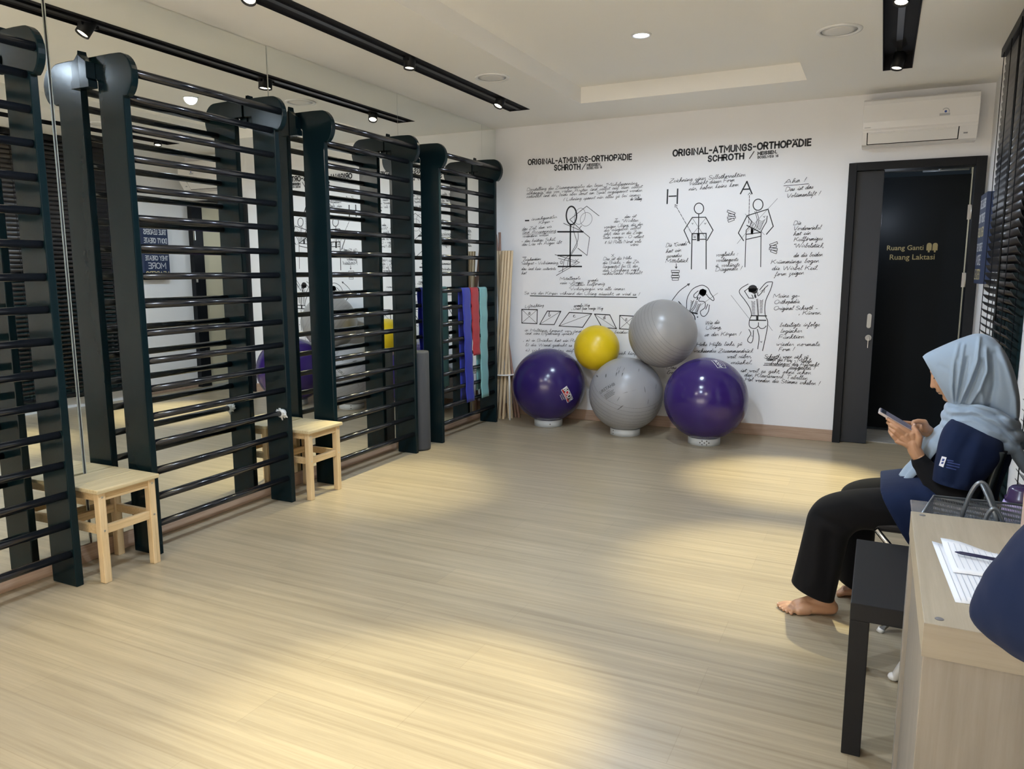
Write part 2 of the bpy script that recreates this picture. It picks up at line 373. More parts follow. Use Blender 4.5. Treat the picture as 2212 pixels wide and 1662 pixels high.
for (x, y, lab) in ((-2.44, 4.72, 'round white ceiling speaker beside the mirror-side channel'), (-0.292, 4.66, 'round white ceiling speaker near the channel by the blinds')):
    t = thing('ceiling_speaker', (x, y, HC), lab, 'ceiling speaker', 'ceiling speakers')
    obj('speaker_rim', MB().lathe([(.118, 0), (.116, -.006), (.100, -.009), (.094, -.004), (.094, 0)], (x, y, HC-.0003), 40), M['white_plastic'], t)
    obj('speaker_grille', MB().lathe([(1e-7, -.009), (.06, -.008), (.092, -.003)], (x, y, HC-.0003), 40), mat('speaker_grille', (.76, .75, .72), .6), t)
# ------------------------------------------------------------------ lettering tools
CUR = {
'a':(5,'0,1 3.5,5 1.5,5 .5,2.5 1.5,0 3.5,2 4,5 3.8,1 5,.8'),'b':(4.5,'0,1 2.5,9 1.8,11 1,9 1,1 2,0 3.5,1.5 3,4 4.5,3.6'),'c':(4,'0,1 .3,4 1.6,5 3.1,4.3 1.7,4.9 .6,3 .8,.9 2,0 4,1'),
'd':(5.5,'0,1 3.3,5 1.5,5 .5,2.5 1.5,0 3.5,2 4.6,11 4,1 5.5,.8'),'e':(4,'0,1 2.8,3 2.4,5 1.2,4.5 .8,1.5 2,0 4,1'),'f':(4,'0,1 2.8,9 2,11 1.4,9 1,-4.5 .4,-5 2,0 4,1.5'),
'g':(5,'0,1 3.4,5 1.5,5 .6,2.5 1.6,.4 3.6,2 4,5 3.2,-4 1.6,-5 1.2,-3.6 5,1'),'h':(5,'0,1 2.6,9.5 1.8,11 1.1,9 .9,0 2,4 3.2,5 3.6,1 5,.8'),'i':(3,'0,1 1.6,5 1.5,1 3,.8;2.2,7.2 2.6,8'),
'j':(3,'0,1 1.8,5 1.2,-4 0,-5 0,-3.5 3,1;2.2,7.2 2.6,8'),'k':(4.6,'0,1 2.6,9.5 1.8,11 1.1,9 .9,0 1.2,3 3.4,5 1.4,3 3.2,.4 4.6,1'),'l':(3,'0,1 2.4,9 1.8,11 1.1,9 1.2,1 3,.8'),
'm':(7,'0,1 1,5 1,0 2.4,4.6 3.2,5 3.2,0 4.6,4.6 5.4,5 5.6,1 7,.8'),'n':(5,'0,1 1,5 1,0 2.4,4.6 3.4,5 3.6,1 5,.8'),'o':(4.6,'0,1 2.8,5 1.2,4.6 .7,1.5 2,0 3.4,2 2.8,4.6 4.6,4'),
'p':(4.6,'0,1 1.4,5 .6,-5 1.2,3 2.6,5 3.8,3 2.6,.4 1.6,1 4.6,1'),'r':(4,'0,1 1.2,5 1.3,4 2.8,4.4 2.6,1 4,.8'),'s':(3.6,'0,1 2,5 2.6,2 1.4,0 .4,.8 3.6,1'),
't':(3.2,'0,1 2,9 1.4,1 3.2,.8;.4,6 3.4,6.4'),'u':(5,'0,1 1.2,5 1.2,1 2.4,.2 3.8,4 4,5 3.8,1 5,.8;1.6,7.2 3.4,7.4'),'v':(4,'0,4 1,5 1.6,0 3,4.6 4,4.4'),'w':(6,'0,4 1,5 1.6,.2 3,4.4 3.4,.4 5,4.6 6,4.2'),
'x':(4,'0,1 1.2,5 2.6,0 4,1;3.4,5 .6,0'),'y':(4.6,'0,4 1.2,5 1.4,1.4 2.6,1 3.8,5 2.8,-4 1.4,-5 1.2,-3.6 4.6,1'),'z':(4,'0,4.4 2.6,5 .6,.2 2,.6 2.4,-3.5 1,-5 4,.8'),
'ß':(4.5,'0,1 2,10 3,11 3.6,9 2.4,6 3.8,3 2.8,0 1.8,.6'),' ':(4.5,''),
'.':(2,'.8,0 1.1,.6'),',':(2,'1,.8 .4,-1.6'),'-':(4,'.4,2.8 3.2,2.9'),'!':(3,'2,10 1,3;.7,.2 .9,.8'),':':(2,'.8,.4 1,1;1.2,4 1.4,4.6'),'(':(3,'2.6,10 .8,5 1.2,-1'),')':(3,'.8,10 2.4,5 .6,-1'),'"':(3,'.6,9 .2,7;1.8,9 1.4,7'),'/':(4,'.2,-1 3.4,10'),
}
for a_, b_ in (('ä', 'a'), ('ö', 'o'), ('ü', 'u')): CUR[a_] = (CUR[b_][0], CUR[b_][1].split(';')[0]+';1.4,7.2 1.6,8;3.2,7.2 3.4,8')
CAP = {
'A':(8,'0,0 4,10 8,0;1.4,3.4 6.6,3.4'),'B':(6.4,'0,0 0,10 4,10 5.6,9 5.6,6.5 4,5.4 0,5.4;4,5.4 6.2,4 6.2,1.4 4.4,0 0,0'),'C':(7.4,'7,7.6 5.6,9.6 3.4,10 1.2,8.4 .2,5 1.2,1.6 3.4,0 5.6,.4 7,2.4'),
'D':(7.2,'0,0 0,10 3.4,10 6.2,8.2 7,5 6.2,1.8 3.4,0 0,0'),'E':(5.2,'5.2,10 0,10 0,0 5.2,0;0,5.2 4.6,5.2'),'F':(5,'5,10 0,10 0,0;0,5.2 4.4,5.2'),'G':(8,'7,7.6 5.6,9.6 3.4,10 1.2,8.4 .2,5 1.2,1.6 3.4,0 5.8,.4 7.2,2 7.2,4.6 4.4,4.6'),
'H':(7,'0,0 0,10;7,0 7,10;0,5.2 7,5.2'),'I':(1,'.5,0 .5,10'),'J':(4.6,'4.4,10 4.4,2 3,0 1,.2 0,2'),'K':(6.6,'0,0 0,10;6,10 .2,4;2.2,6 6.6,0'),'L':(5,'0,10 0,0 5,0'),'M':(8.8,'0,0 0,10 4.4,3.4 8.8,10 8.8,0'),
'N':(7.2,'0,0 0,10 7.2,0 7.2,10'),'O':(8.6,'4.3,10 1.4,8.8 .1,5 1.4,1.2 4.3,0 7.2,1.2 8.5,5 7.2,8.8 4.3,10'),'P':(6,'0,0 0,10 4,10 5.8,8.8 5.8,6 4,4.8 0,4.8'),'Q':(8.6,'4.3,10 1.4,8.8 .1,5 1.4,1.2 4.3,0 7.2,1.2 8.5,5 7.2,8.8 4.3,10;5,3 8.4,-.6'),
'R':(6.4,'0,0 0,10 4,10 5.8,8.8 5.8,6.2 4,5 0,5;3.4,5 6.4,0'),'S':(6,'5.6,8.2 4.4,9.8 2.2,10 .6,8.6 .6,6.6 2,5.4 4.2,4.8 5.6,3.4 5.4,1.2 3.6,0 1.6,.2 .2,2'),'T':(6.6,'0,10 6.6,10;3.3,10 3.3,0'),'U':(7,'0,10 0,3 1.2,.8 3.5,0 5.8,.8 7,3 7,10'),
'V':(7.4,'0,10 3.7,0 7.4,10'),'W':(10.6,'0,10 2.6,0 5.3,9 8,0 10.6,10'),'X':(7,'0,0 7,10;0,10 7,0'),'Y':(7,'0,10 3.5,5 7,10;3.5,5 3.5,0'),'Z':(6.6,'0,10 6.6,10 0,0 6.6,0'),
'Ä':(8,'0,0 4,10 8,0;1.4,3.4 6.6,3.4;.6,10.4 .9,11;7.1,10.4 7.4,11'),'Ü':(7,'0,10 0,3 1.2,.8 3.5,0 5.8,.8 7,3 7,10;2,11.5 2.2,12;5,11.5 5.2,12'),'-':(4.6,'.4,5 4.2,5'),'/':(5,'.2,-.5 4.6,10.5'),'.':(1.6,'.6,0 1,.3'),',':(1.6,'1,.6 .4,-1.4'),"'":(1.6,'1,10 .7,8'),' ':(4,''),
'1':(3,'.4,8 2,10 2,0'),'5':(6,'5,10 1,10 .8,5.6 3,6.2 5.4,4.6 5.2,1.6 3,0 .6,1'),'0':(6,'3,10 .6,7.6 .6,2.4 3,0 5.4,2.4 5.4,7.6 3,10'),'6':(6,'5,9.4 3,10 1,7 .6,3 3,0 5.4,2.4 4.8,5 3,5.8 .9,4.2'),
}
def strokes(s): return [[tuple(float(q) for q in p.split(',')) for p in st.split()] for st in s.split(';') if st]
def smooth2(pts, k=3):
    if len(pts) < 3: return pts
    out = []
    P = [pts[0]]+list(pts)+[pts[-1]]
    for i in range(1, len(P)-2):
        p0, p1, p2, p3 = P[i-1], P[i], P[i+1], P[i+2]
        for j in range(k):
            t = j/k
            out.append(tuple(.5*(2*p1[c]+(-p0[c]+p2[c])*t+(2*p0[c]-5*p1[c]+4*p2[c]-p3[c])*t*t+(-p0[c]+3*p1[c]-3*p2[c]+p3[c])*t**3) for c in (0, 1)))
    out.append(tuple(pts[-1])); return out
def ribbon(mb, pts, wd, place, taper=False):
    """flat pen stroke of width wd along 2-D points, placed in space by place(u, v)"""
    n = len(pts)
    if n < 2: return
    L, R_ = [], []
    P = [Vector((p[0], p[1])) for p in pts]
    d0 = (P[1]-P[0]); d1 = (P[-1]-P[-2])
    if d0.length > 0: P[0] = P[0]-d0.normalized()*wd*.4
    if d1.length > 0: P[-1] = P[-1]+d1.normalized()*wd*.4
    for i, p in enumerate(P):
        a = (p-P[i-1]) if i else (P[1]-p); b = (P[i+1]-p) if i < n-1 else a
        a = a.normalized() if a.length > 1e-9 else Vector((1, 0)); b = b.normalized() if b.length > 1e-9 else a
        na = Vector((-a.y, a.x)); nb = Vector((-b.y, b.x)); q = na+nb
        if q.length < .25: q = na.copy(); k = 1
        else:
            q.normalize(); k = min(1.8, 1/max(.3, q.dot(na)))
        h = wd/2*k*(1 if not taper else (.55+.45*math.sin(PI*min(1, max(0, (i+.8)/(n+.6))))))
        L.append(p+q*h); R_.append(p-q*h)
    vs = [place(q.x, q.y) for q in L]+[place(q.x, q.y) for q in R_]
    mb.add(vs, [(i, i+1, n+i+1, n+i) for i in range(n-1)])
rnd = random.Random(5)
def layout(text, font, gap=0):
    """pen strokes of a line of text in glyph units, plus its full width"""
    out, x, run = [], 0.0, []
    for ch in text:
        f = font.get(ch) or CAP.get(ch) or CUR.get(ch) or (4, '')
        join = font is CUR and ch in CUR and ch.isalpha()
        st = strokes(f[1])
        if not join and run: out.append(run); run = []
        for k, s_ in enumerate(st):
            s2 = [(p[0]+x, p[1]) for p in s_]
            if join and k == 0: run = run+s2[(1 if run else 0):]
            else: out.append(s2)
        x += f[0]+gap+(1.0 if font is CUR and ch in CAP and ch.isupper() else 0)
    if run: out.append(run)
    return out, max(x-gap, .1)
WY = D-.0014
wall_at = lambda u, v: Vector((u, WY, v))
def wpt(px, py): p = on('y', D, px, py); return Vector((p.x, p.z))
def line_text(mb, text, a, b, h, wd, font=CUR, slant=.32, gap=0, caps=False, tp=True):
    """a, b: photo points of the ends of the baseline on the back wall; h: x-height (CUR) or cap height (CAP) in metres"""
    A, B = wpt(*a), wpt(*b); st, W_ = layout(text, font, gap); ex = (B-A)/W_
    k = h/(5.0 if font is CUR else 10.0)
    for s_ in st:
        pts = smooth2(s_, 3) if (font is CUR or len(s_) > 6) else s_
        jz = rnd.uniform(-.15, .15) if font is CUR else 0
        pl = [(A.x+ex.x*(p[0])+slant*k*(p[1]), A.y+ex.y*p[0]+k*(p[1]+jz)) for p in pts]
        ribbon(mb, pl, wd, wall_at, tp and font is CUR)
def draw(mb, crop, pts, wd, curve=False):
    """polyline given in coordinates of an enlarged view (x0, y0, scale) of the wall"""
    x0, y0, s_ = crop; P = [tuple(wpt(x0+p[0]/s_, y0+p[1]/s_)) for p in pts]
    ribbon(mb, smooth2(P, 5) if curve else P, wd, wall_at)
def oval(c, rx, ry, rot=0, n=28, a0=0, a1=360):
    out = []
    for k in range(n+1):
        a = math.radians(a0+(a1-a0)*k/n); x, y = rx*math.cos(a), ry*math.sin(a); r = math.radians(rot)
        out.append((c[0]+x*math.cos(r)-y*math.sin(r), c[1]+x*math.sin(r)+y*math.cos(r)))
    return out
def blob2(mb, crop, c, rx, ry, rot=0):
    x0, y0, s_ = crop; P = [wpt(x0+p[0]/s_, y0+p[1]/s_) for p in oval(c, rx, ry, rot, 24)[:-1]]
    mb.add([wall_at(p.x, p.y) for p in P], [tuple(range(len(P)))])
def dashes(mb, crop, a, b, n, wd, duty=.6):
    for k in range(n):
        t0, t1 = k/n, (k+duty)/n
        draw(mb, crop, [(a[0]+(b[0]-a[0])*t0, a[1]+(b[1]-a[1])*t0), (a[0]+(b[0]-a[0])*t1, a[1]+(b[1]-a[1])*t1)], wd)
K5 = (1060, 280, 4.155); K6 = (1060, 600, 3.568); K7 = (1400, 280, 3.957); K8 = (1400, 560, 4.155)
def lines(par, crop, rows, h, wd, sizes):
    """each paragraph (sizes = its number of lines) becomes a part of its own"""
    x0, y0, s_ = crop; i = 0
    for n in sizes:
        m_ = MB()
        for (tx, ax_, ay, bx, by) in rows[i:i+n]: line_text(m_, tx, (x0+ax_/s_, y0+ay/s_), (x0+bx/s_, y0+by/s_), h, wd)
        obj('handwritten_note', m_, M['ink'], par); i += n
def emit(name, par, m_='ink'):
    global mb, th
    src = mb if m_ == 'ink' else th
    if src.f: obj(name, src, M[m_], par)
    if m_ == 'ink': mb = MB()
    else: th = MB()
# left sheet
tl = thing('wall_lettering', (-2.4, D, 1.3), 'black hand-drawn wall text and stick figure left of the big grey ball', 'wall text', 'texts drawn on the back wall')
mb = MB()
line_text(mb, 'ORIGINAL-ATMUNGS-ORTHOPÄDIE', (1141, 356), (1364, 344.5), .043, .0105, CAP, 0, 3.0)
line_text(mb, 'SCHROTH', (1198, 368), (1253, 366), .043, .0105, CAP, 0, 3.0)
line_text(mb, '/', (1257, 366), (1264, 365.5), .045, .007, CAP, .15)
line_text(mb, 'MEISSEN.', (1268, 359.5), (1298, 357.5), .020, .006, CAP, 0, 3.2)
line_text(mb, 'BOSELWEG 16', (1268, 366), (1300, 363.5), .017, .0042, CAP, 0, 3.2)
obj('heading', mb, M['ink'], tl)
lines(tl, K5, [
 ('Darstellung des Zusammenspieles der losen, "Muskelspannung', 325, 552, 1315, 492), ('abhängig, die von vielen Ärzten und selbst auf dem selbst', 322, 585, 1360, 522), ('natürlich und dir, beide aber sonst am Spiel angespannt werden', 322, 614, 1360, 556),
 ('( Lehnung spannt nur alles zu bei immer', 652, 640, 1345, 598), ('die Stellung', 1252, 636, 1355, 632),
 ('unsachgemäßer', 365, 818, 595, 795), ('Körper -', 432, 848, 562, 832), ('das Ziel, dem wir', 282, 905, 548, 882), ('und Anspannung', 285, 936, 588, 918), ('verändern wollen', 285, 970, 520, 955), ('- das heutige Schul,', 275, 1014, 582, 996), ('das Lies vor Augen übt', 280, 1044, 635, 1024),
 ('das ist', 1200, 796, 1305, 786), ('der "Wirkten', 1105, 836, 1325, 826), ('wenigen Übung, die der', 1015, 888, 1365, 860), ('die ausgeben selbst', 1015, 918, 1345, 892), ('jetzt, dass er die Zeige', 1015, 948, 1360, 934), ('beim weniger - O rotiert', 1010, 982, 1370, 972), ('2t (e) Rolle Nord wels', 1010, 1026, 1350, 1014), ('wäre', 1250, 1046, 1325, 1042),
 ('Das ist die Höhe', 1010, 1174, 1265, 1164), ('die Brücke, - des Zir.', 1005, 1208, 1335, 1198), ('lungsanteil bei B, der', 1005, 1243, 1320, 1237), ('den Überhang nach', 1005, 1277, 1335, 1270), ('rechts/links) verschiebt', 1000, 1305, 1358, 1297),
 ('Zwischenräume', 290, 1182, 450, 1172), ('"rückgrat - Verkrümmung,', 272, 1213, 610, 1207), ('das und kein seitwärts', 275, 1262, 585, 1260), ('hat', 275, 1302, 320, 1298),
 ('Metallopole', 620, 1352, 805, 1346), ('grade', 870, 1366, 965, 1362), ('neue - Amper', 622, 1388, 830, 1382), ('Struktur keilförmig', 710, 1408, 1025, 1396), ('"Verkürzungen wie alle immer', 700, 1442, 1205, 1442)], .0128, .0030, (5, 2, 3, 2, 8, 5, 4, 5))
lines(tl, K6, [('So wie der Körper während der Übung aussieht, so wird es !', 258, 128, 1148, 138), ('Luftrichtung', 265, 232, 410, 222), ('normaler Weg', 640, 226, 762, 222), (', Druck beim wenige Weg', 625, 248, 865, 246),
 ('in Haltung kommt vor und wenn sei den beiden', 260, 414, 1060, 432), ('und eine Erfahrung spricht :', 265, 438, 660, 442), (', a) in Brücken hat ein Recht', 250, 492, 700, 496), ('b) die Wand gedreht es wir', 268, 528, 690, 532), ('c) zieht man das auf', 270, 568, 640, 572), ('sich kurz', 985, 592, 1120, 594)], .0128, .0030, (1, 1, 2, 2, 3, 1))
mb = MB(); th = MB()
draw(mb, K5, oval((725, 772), 46, 82), .013)
for c, rx, ry, ro in (((800, 778), 48, 74, 14), ((857, 806), 52, 62, 20)): draw(th, K5, oval(c, rx, ry, ro), .0032)
for p in ([(710, 808), (862, 688), (973, 775)], [(655, 842), (825, 915), (888, 968), (865, 1130), (785, 1066)], [(710, 808), (825, 915)], [(815, 865), (795, 890)], [(578, 1123), (798, 1192), (590, 1310)], [(607, 1157), (765, 1195), (612, 1278)]): draw(mb, K5, p, .0048)
draw(mb, K5, [(603, 918), (828, 918)], .014); draw(mb, K5, [(605, 1131), (815, 1131)], .013); draw(mb, K5, [(607, 1230), (815, 1230)], .013); draw(mb, K5, [(717, 855), (712, 1230)], .013)
for p in ([(752, 850), (742, 900), (768, 985), (776, 1040), (735, 1105), (698, 1170), (690, 1230)], [(785, 925), (780, 1000), (715, 1120), (662, 1170), (645, 1275)]): draw(mb, K5, p, .0045, True)
draw(mb, K5, oval((635, 1192), 9, 14), .004); draw(mb, K5, [(760, 1165), (785, 1192)], .003); draw(mb, K5, [(788, 1162), (756, 1195)], .003); emit('stick_figure_drawing', tl); emit('thin_head_circles', tl, 'ink_thin')
draw(mb, K5, [(1085, 1120), (1107, 1142)], .003); draw(mb, K5, [(1107, 1118), (1085, 1144)], .003); emit('cross_mark', tl)
for q_, w_ in (([(312, 818), (342, 817)], .012), ([(288, 1147), (320, 1146)], .005), ([(282, 910), (318, 909)], .003), ([(285, 944), (430, 936), (588, 926)], .003), ([(1118, 803), (1140, 800)], .004)):
    draw(mb, K5, q_, w_); emit('underline', tl)
draw(mb, K6, [(305, 140), (700, 148), (1125, 152)], .008); emit('underline', tl)
BX = [('a', [(240, 245), (360, 247), (357, 355), (240, 350)], (298, 285), 2), ('b', [(437, 258), (541, 260), (490, 362), (378, 360)], (453, 300), 1), ('c', [(606, 268), (779, 278), (709, 383), (527, 373)], (645, 306), 1), ('d', [(800, 281), (918, 287), (970, 394), (858, 384)], (876, 320), 0), ('e', [(995, 292), (1106, 297), (1104, 400), (993, 395)], (1045, 332), 2)]
for ch, q, (x, y), dg in BX:
    draw(mb, K6, q+[q[0], q[1]], .0075)
    if dg in (0, 2): draw(mb, K6, [q[0], q[2]], .0032)
    if dg in (1, 2): draw(mb, K6, [q[1], q[3]], .0032)
    line_text(mb, ch, (1060+(x-8)/3.568, 600+y/3.568), (1060+(x+10)/3.568, 600+y/3.568), .020, .0042, CUR, 0)
    if ch == 'c': draw(mb, K6, [(706, 252), (706, 266)], .003)
    emit('box_diagram', tl)
# right sheet
tr = thing('wall_lettering', (-1.1, D, 1.3), 'black hand-drawn wall text with back-view figures beside the black door', 'wall text', 'texts drawn on the back wall')
mb = MB()
line_text(mb, 'ORIGINAL-ATMUNGS-ORTHOPÄDIE', (1454, 337.5), (1751, 314), .0465, .0125, CAP, 0, 3.0)
line_text(mb, 'SCHROTH', (1530, 349), (1606, 343), .042, .012, CAP, 0, 3.0)
line_text(mb, '/', (1619, 342), (1627, 341), .045, .007, CAP, .15)
line_text(mb, 'MEISSEN.', (1637, 335), (1678, 331), .022, .0075, CAP, 0, 3.2)
line_text(mb, 'BOSELWEG 16', (1637, 342.5), (1681, 339), .0165, .0045, CAP, 0, 3.2)
obj('heading', mb, M['ink'], tr)
mb = MB()
lines(tr, K7, [('Zeichnung einer Selbstkorrektion', 182, 455, 832, 400), ('vielleicht dieser Form', 352, 478, 738, 444), ('nur, haben keine kom', 346, 522, 772, 484), ('Aha !', 1165, 464, 1350, 442), ('Das ist das', 1172, 530, 1410, 504), ('Volumenluft !', 1180, 584, 1470, 560),
 ('Die', 1242, 818, 1306, 812), ('Vorderwinkel', 1240, 862, 1476, 852), ('hat ein', 1240, 908, 1388, 898), ('Keilförmiges', 1246, 955, 1490, 945), ('"Wirbelstück,', 1240, 1008, 1502, 1008), ('da die beiden', 1242, 1092, 1490, 1082), ('Krümmungs bogen', 1050, 1148, 1460, 1136), ('die Wirbel Keil.', 1056, 1202, 1450, 1198), ('form zeigen', 1082, 1252, 1330, 1238),
 ('Die "Gerade"', 152, 1005, 340, 988), ('hat ein', 150, 1056, 282, 1042), ('gerades', 156, 1096, 286, 1088), ('Mittelstück', 150, 1138, 340, 1134), ('vergleiche :', 580, 1086, 765, 1074), ('verlängerte', 580, 1132, 770, 1124), ('u. verkürzte', 576, 1176, 782, 1168), ('Diagonale !', 576, 1212, 800, 1200)], .0152, .0036, (3, 3, 5, 4, 4, 4))
lines(tr, K8, [('Wie die', 510, 588, 640, 580), ('Übung,', 516, 632, 660, 626), ('so der Körper !', 506, 692, 830, 684), ('Hohe Hüfte links, zu', 432, 782, 842, 774), ('wachsendes Zusammendrück', 405, 838, 940, 840), ('weil rüber,', 706, 890, 930, 886), ('muskel.', 740, 942, 935, 942),
 ('Meine ge-', 1122, 348, 1360, 342), ('Orthopädie', 1130, 402, 1358, 394), ('Original Schroth -', 1125, 458, 1520, 454), (', Kurven.', 1352, 498, 1555, 496), ('beteiligte infolge', 1180, 608, 1540, 602), ('logischer', 1186, 662, 1380, 658), ('Funktion', 1172, 716, 1400, 710), ('wieder normale', 1146, 778, 1540, 780), ('Form !', 1172, 826, 1310, 822),
 ('Schroth: wenn sich zu', 1040, 890, 1436, 892), ('damit die Herz - Muskeln', 1062, 912, 1466, 930), ('verdrehungen die Aufrecht', 1040, 948, 1528, 964), ('aufgeben !', 1268, 984, 1500, 990), ('ist weil es geht, ohne schon', 828, 1012, 1460, 1036), ('den Klavierwerk Tabellen', 862, 1052, 1430, 1084), ('Hol wenden die Stimme erheben !', 868, 1094, 1540, 1132), ('Das ist', 165, 985, 330, 990), ('bei', 165, 1030, 260, 1034)], .0152, .0036, (3, 4, 4, 5, 4, 3, 2))
for cr_, q_ in ((K7, [(1160, 482), (1260, 474), (1372, 464)]), (K8, [(1058, 895), (1165, 897)]), (K8, [(1035, 953), (1270, 962)]), (K8, [(1262, 986), (1460, 990)])):
    draw(mb, cr_, q_, .004); emit('underline', tr)
mb = MB(); th = MB()
draw(mb, K7, [(168, 515), (163, 632)], .012); draw(mb, K7, [(253, 510), (249, 632)], .012); dashes(mb, K7, (180, 571), (248, 568), 5, .011, .3); emit('letter_drawing', tr)
draw(mb, K7, [(845, 445), (790, 549)], .010); draw(mb, K7, [(845, 445), (888, 549)], .010); dashes(mb, K7, (808, 512), (878, 508), 5, .011, .3); emit('letter_drawing', tr)
dashes(mb, K7, (362, 870), (236, 650), 7, .0045, .75); draw(mb, K7, [(232, 665), (232, 642), (250, 652)], .005); emit('dashed_arrow', tr); dashes(mb, K7, (861, 800), (866, 555), 8, .0045, .75); draw(mb, K7, [(856, 560), (867, 541), (878, 556)], .004); emit('dashed_arrow', tr)
W1 = .0075
draw(mb, K7, oval((435, 675), 40, 46), W1); draw(mb, K7, [(433, 722), (430, 910)], W1); draw(mb, K7, [(358, 975), (307, 862), (378, 752), (492, 750), (555, 860), (505, 948)], W1)
draw(mb, K7, [(370, 1192), (376, 890), (496, 888), (496, 1192)], .0085); draw(mb, K7, [(376, 941), (410, 941)], W1); draw(mb, K7, [(445, 939), (496, 938)], W1); draw(mb, K7, [(430, 895), (430, 945)], .022)
for p in ([(380, 760), (490, 925)], [(492, 760), (376, 900)], [(360, 870), (405, 925)]): draw(th, K7, p, .003)
for p in ([(374, 800), (381, 810), (386, 799)], [(482, 800), (488, 810), (496, 798)], [(385, 918), (402, 926), (402, 908)]): draw(mb, K7, p, .0035)
emit('standing_figure_drawing', tr); emit('thin_sketch_lines', tr, 'ink_thin')
draw(mb, K7, oval((940, 643), 42, 48, 8), W1); draw(mb, K7, [(816, 950), (772, 885), (846, 737), (1025, 681), (1070, 828), (1012, 895)], W1)
draw(mb, K7, [(912, 700), (932, 770), (915, 830), (885, 868)], .004, True); draw(mb, K7, [(924, 697), (946, 765), (930, 835), (900, 868)], .004, True); dashes(mb, K7, (888, 850), (888, 892), 4, .018, .6)
draw(mb, K7, [(846, 737), (885, 785), (872, 825), (838, 862), (828, 1175)], .006, False); draw(mb, K7, [(1018, 740), (1012, 790), (985, 835), (966, 872), (962, 1174)], .006)
draw(mb, K7, [(845, 820), (960, 879)], .008); draw(mb, K7, [(838, 896), (966, 880)], .007); draw(mb, K7, [(838, 940), (966, 912)], .007)
for k in range(7): draw(th, K7, [(948-k*3, 775+k*14), (975-k*2, 785+k*11), (1003-k*7, 765+k*13)], .0035, True)
for k in range(4): draw(th, K7, [(880+k*2, 790+k*14), (900, 798+k*13)], .0035)
for p in ([(762, 975), (848, 870), (1106, 590)], [(830, 722), (995, 900)]): draw(th, K7, p, .0026)
draw(mb, K7, [(985, 742), (994, 752), (1000, 738)], .0035)
emit('standing_figure_drawing', tr); emit('thin_sketch_lines', tr, 'ink_thin')
def vert_stack(c, rot, n=4):
    for k in range(n):
        a = math.radians(rot*(k-(n-1)/2)); hh = 22
        cx, cy = c[0]+math.sin(a)*6*(k-(n-1)/2), c[1]+(k-(n-1)/2)*hh
        wv = 34 if k % 2 == 0 else 27
        q = [(-wv, -9), (wv, -9), (wv, 9), (-wv, 9), (-wv, -9), (wv, -9)]
        draw(mb, K7, [(cx+p[0]*math.cos(a)-p[1]*math.sin(a), cy+p[0]*math.sin(a)+p[1]*math.cos(a)) for p in q], .0042)
for c_, r_ in (((713, 742), -14), ((1070, 1012), 14), ((233, 1246), 0)): vert_stack(c_, r_); emit('vertebra_drawing', tr)
draw(mb, K7, [(240, 1147), (240, 1184)], .005); draw(mb, K7, [(232, 1174), (240, 1186), (248, 1174)], .005); emit('arrow_drawing', tr)
draw(mb, K7, [(205, 1462), (270, 1380), (352, 1320)], .006, True); draw(mb, K7, [(336, 1322), (355, 1318), (346, 1336)], .006); emit('arrow_drawing', tr)
# back-view figures
W2 = .0058
draw(mb, K8, [(346, 440), (352, 350), (400, 270), (480, 235), (535, 258), (560, 305), (590, 350), (584, 373), (545, 345), (522, 315)], W2, True)
for k in range(8): draw(mb, K8, [(470+k*7, 270+abs(k-3)*3), (462+k*8, 300), (468+k*6, 332-abs(k-4)*4)], .009, True)
blob2(mb, K8, (492, 296), 30, 26, 20)
draw(mb, K8, [(450, 285), (412, 320), (415, 345), (438, 340), (462, 300)], W2, True); draw(mb, K8, [(446, 345), (440, 362)], .010)
draw(mb, K8, [(470, 340), (455, 375), (508, 385), (510, 435), (470, 470), (482, 508), (512, 510), (542, 468), (550, 412)], W2, True); draw(mb, K8, [(518, 450), (536, 405)], W2)
draw(mb, K8, [(432, 375), (412, 425), (380, 465)], .0045, True); draw(mb, K8, [(442, 378), (422, 432), (392, 472)], .0045, True)
for k in range(7):
    draw(mb, K8, [(385-k*1, 372+k*15), (398-k*4, 385+k*12), (412-k*5, 368+k*14)], .004, True); draw(mb, K8, [(446-k*4, 400+k*12), (456-k*4, 412+k*12), (474-k*5, 400+k*12)], .004, True)
draw(mb, K8, [(275, 382), (330, 440), (388, 478), (416, 512), (422, 545)], .008, True); draw(mb, K8, [(395, 480), (440, 490)], .012); draw(mb, K8, [(440, 515), (448, 525)], .004); draw(mb, K8, [(448, 514), (440, 526)], .004)
draw(th, K8, [(625, 305), (470, 415)], .0026); emit('back_view_drawing', tr); emit('thin_sketch_lines', tr, 'ink_thin')
draw(mb, K8, [(898, 224), (835, 262), (820, 302), (868, 368), (914, 440), (930, 505)], W2, True); draw(mb, K8, [(865, 286), (905, 350), (945, 352), (932, 322)], W2)
draw(mb, K8, [(866, 288), (900, 262)], W2)
blob2(mb, K8, (938, 264), 40, 32, -10)
for k in range(8): draw(mb, K8, [(905+k*11, 265), (907+k*10, 290), (915+k*8, 310-abs(k-5)*4)], .008, True)
draw(mb, K8, [(984, 300), (988, 330), (1020, 300), (1046, 262), (1076, 236)], W2, True); draw(mb, K8, [(1002, 276), (1060, 212), (1114, 204)], W2, True); draw(mb, K8, [(1012, 290), (1048, 266), (1040, 300)], .004)
draw(mb, K8, [(1118, 208), (1100, 272), (1060, 362), (1048, 430), (1052, 506), (1074, 560), (1066, 640), (1050, 720), (1028, 822)], W2, True)
draw(mb, K8, [(960, 322), (964, 342)], .014); draw(mb, K8, [(975, 360), (985, 505)], .0045, True); draw(mb, K8, [(984, 358), (992, 502)], .0045, True)
for k in range(9): draw(mb, K8, [(928+k, 378+k*14), (944, 388+k*13), (960, 380+k*14)], .0042, True)
